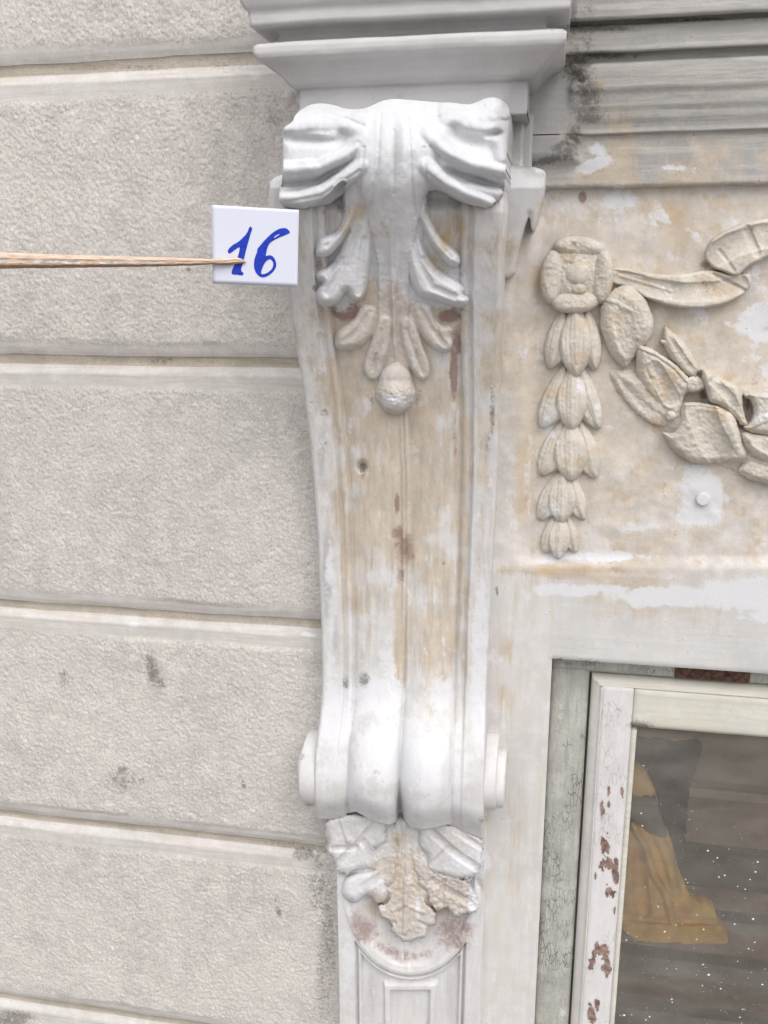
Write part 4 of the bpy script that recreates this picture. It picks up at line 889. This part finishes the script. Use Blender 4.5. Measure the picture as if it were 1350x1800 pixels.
tip_ = reflection_sheet('reflection_tip', [(1088,1352),(1128,1354),(1142,1378),(1152,1401),(1088,1403)], .088, 'bright_reflection', [([(1105,1385),(1125,1400)], 6, .004)], parent=o)  # brighter top of the yellow reflection, put into its colour
st_ = reflection_sheet('reflection_band', [(1090,1403),(1151,1402),(1160,1440),(1174,1472),(1158,1470),(1138,1462),(1112,1438),(1090,1425)], .082, 'band_grey', [([(1110,1420),(1150,1425)], 8, .004)], parent=o)  # grey band of the reflection, added as a strip
# ================================================================== PAPER CARD WITH THE NUMBER, ON ITS STICK
DPp = .176
card = thing('number_card', 'white square paper card hand-lettered 16 in blue', 'card', tuple(float(v) for v in (W(450, 430, DPp)[0], -DPp, W(450, 500, DPp)[1])))
def sheet(pts, d, th, name, bow=0., seed=0):
    # bilinear patch between four photo corners at depth d, slightly bowed
    (ax, az), (bx, bz), (cx, cz), (dx, dz) = [W2(p[0], p[1], d) for p in pts]
    u, v = np.meshgrid(np.linspace(0, 1, 24), np.linspace(0, 1, 24))
    X = (ax * (1 - u) + bx * u) * (1 - v) + (dx * (1 - u) + cx * u) * v; Z = (az * (1 - u) + bz * u) * (1 - v) + (dz * (1 - u) + cz * u) * v
    D = d + bow * (np.sin(math.pi * u) + .4 * np.sin(math.pi * v))
    V, F = sheetmesh(X, -D, Z, back=-(d - th)); return link(name, V, F, 'paper', card, wear=False)
sheet([(372, 360), (525.5, 369), (522.5, 502.5), (374.5, 496.5)], DPp, .0004, 'paper_sheet')
sheet([(373, 362), (524.5, 371), (523, 504.5), (374, 498.5)], DPp - .0016, .0004, 'paper_sheet')
def inkshape(name, loops, d):
    cu = bpy.data.curves.new(name, 'CURVE'); cu.dimensions = '2D'; cu.fill_mode = 'BOTH'; cu.extrude = .00004
    for lp in loops:
        sp = cu.splines.new('POLY'); P = smoothpoly([(360 + x / 7.5, 350 + y / 7.5) for x, y in lp], 2); sp.points.add(len(P) - 1); sp.use_cyclic_u = True
        for q, (px, py) in zip(sp.points, P): x, z = W2(px, py, d); q.co = (x, z, 0, 1)
    tmp = bpy.data.objects.new('tmp', cu); C.objects.link(tmp)
    dg = bpy.context.evaluated_depsgraph_get(); me0 = tmp.evaluated_get(dg).to_mesh()
    V = [(v.co.x, -d - v.co.z, v.co.y) for v in me0.vertices]; F = [tuple(p.vertices) for p in me0.polygons]
    tmp.evaluated_get(dg).to_mesh_clear(); bpy.data.objects.remove(tmp)
    return link(name, V, F, 'ink', card, smooth=False, wear=False)
inkshape('numeral', [[(300,690),(308,662),(370,600),(430,572),(480,530),(540,470),(570,420),(585,365),(615,362),(628,400),(605,450),(580,540),(550,650),(525,750),(505,850),(482,900),(476,945),(510,970),(508,1000),(480,1008),(430,995),(370,998),(350,975),(360,930),(400,850),(435,760),(455,690),(465,625),(400,665),(340,715),(312,715)]], DPp + .00025)
inkshape('numeral', [[(1132,445),(1095,395),(1060,380),(990,385),(910,430),(850,480),(780,550),(725,620),(690,655),(690,700),(655,780),(645,880),(665,960),(710,1015),(755,1035),(810,1025),(890,975),(940,900),(945,850),(920,780),(880,740),(840,738),(800,755),(815,680),(835,610),(870,565),(960,515),(1060,475)],
                     [(735,985),(760,900),(790,840),(830,800),(865,790),(895,820),(905,865),(890,915),(850,955),(800,985),(760,990)],
                     [(900,520),(930,480),(990,455),(985,470),(930,505)]], DPp + .00025)
# split wooden stick
stick = thing('wooden_stick', 'split pale wooden stick pointing from the left at the number card', 'stick', tuple(float(v) for v in (W(200, 460, .18)[0], -.18, W(200, 470, .18)[1])))
sx = np.array([-420, -200, 0, 60, 150, 230, 300, 340, 372, 400, 415, 424, 431.])
tp = np.array([434, 438, 443.5, 446, 449, 451, 452.5, 454, 455.5, 454, 452, 455, 459.])
bt_ = np.array([480, 476, 472, 471.5, 470, 469, 467.5, 466.5, 464.5, 465.5, 464, 463, 461.])
xq = np.concatenate([np.arange(-420, 0, 12), np.arange(0, 431, 3.), [431]])
T_ = np.interp(xq, sx, tp) + (fbm(xq / 9, xq * 0, 3) - .5) * 1.2; B_ = np.interp(xq, sx, bt_) + (fbm(xq / 7, xq * 0, 7) - .5) * 1.6
thk = np.interp(xq, [-420, 300, 400, 431], [.012, .009, .005, .0015])
sec = [(0.0, 0.0, .55), (0.0, .05, .80), (.28, .34, 1.0), (.34, .40, .93), (.62, .66, .90), (.70, .74, .97), (.96, 1., .70), (1.0, 1., .2)]
def stickband(name, mat, va, vb, fr, seed):
    vs = np.linspace(va, vb, 7); V = []; n = len(xq)
    for v in vs:
        y_ = T_ * (1 - v) + B_ * v; prof = np.interp(v, [0, .12, .35, .42, .68, .78, 1.], [.55, .86, 1., .90, .88, .98, .55])
        dd = DPp + .0008 + thk * prof + (fbm(xq / 12, xq * 0 + v * 9, seed) - .5) * .0012
        x, z = W(xq, y_, dd)
        V.append(np.stack([x, -dd, z], -1))
    V = np.array(V); return sheetmesh(V[..., 0], V[..., 1], V[..., 2], back=-(DPp + .0008))
for nm, mt_, a, b, s_ in (('split_face', 'wood_raw', 0, .40, 1), ('flaked_strip', 'wood_flaked', .40, .70, 2), ('bark_edge', 'wood_dark', .70, 1., 3)):
    V, F = stickband(nm, mt_, a, b, 0, s_)
    link(nm, V, F, [mt_, 'wood_raw'], stick, wear=False)
for o in list(stick.children):
    if o.name.startswith('flaked'):
        cen = np.array([tuple(p.center) for p in o.data.polygons]); lim = float(W(295, 460, .18)[0]) - stick.location.x
        nz2 = fbm(cen[:, 0] * 60, cen[:, 2] * 300, 4)
        o.data.polygons.foreach_set('material_index', ((cen[:, 0] > lim) | (nz2 > .62)).astype(np.int32))
print('tris', sum(len(o.data.polygons) for o in bpy.data.objects if o.type == 'MESH') * 2)
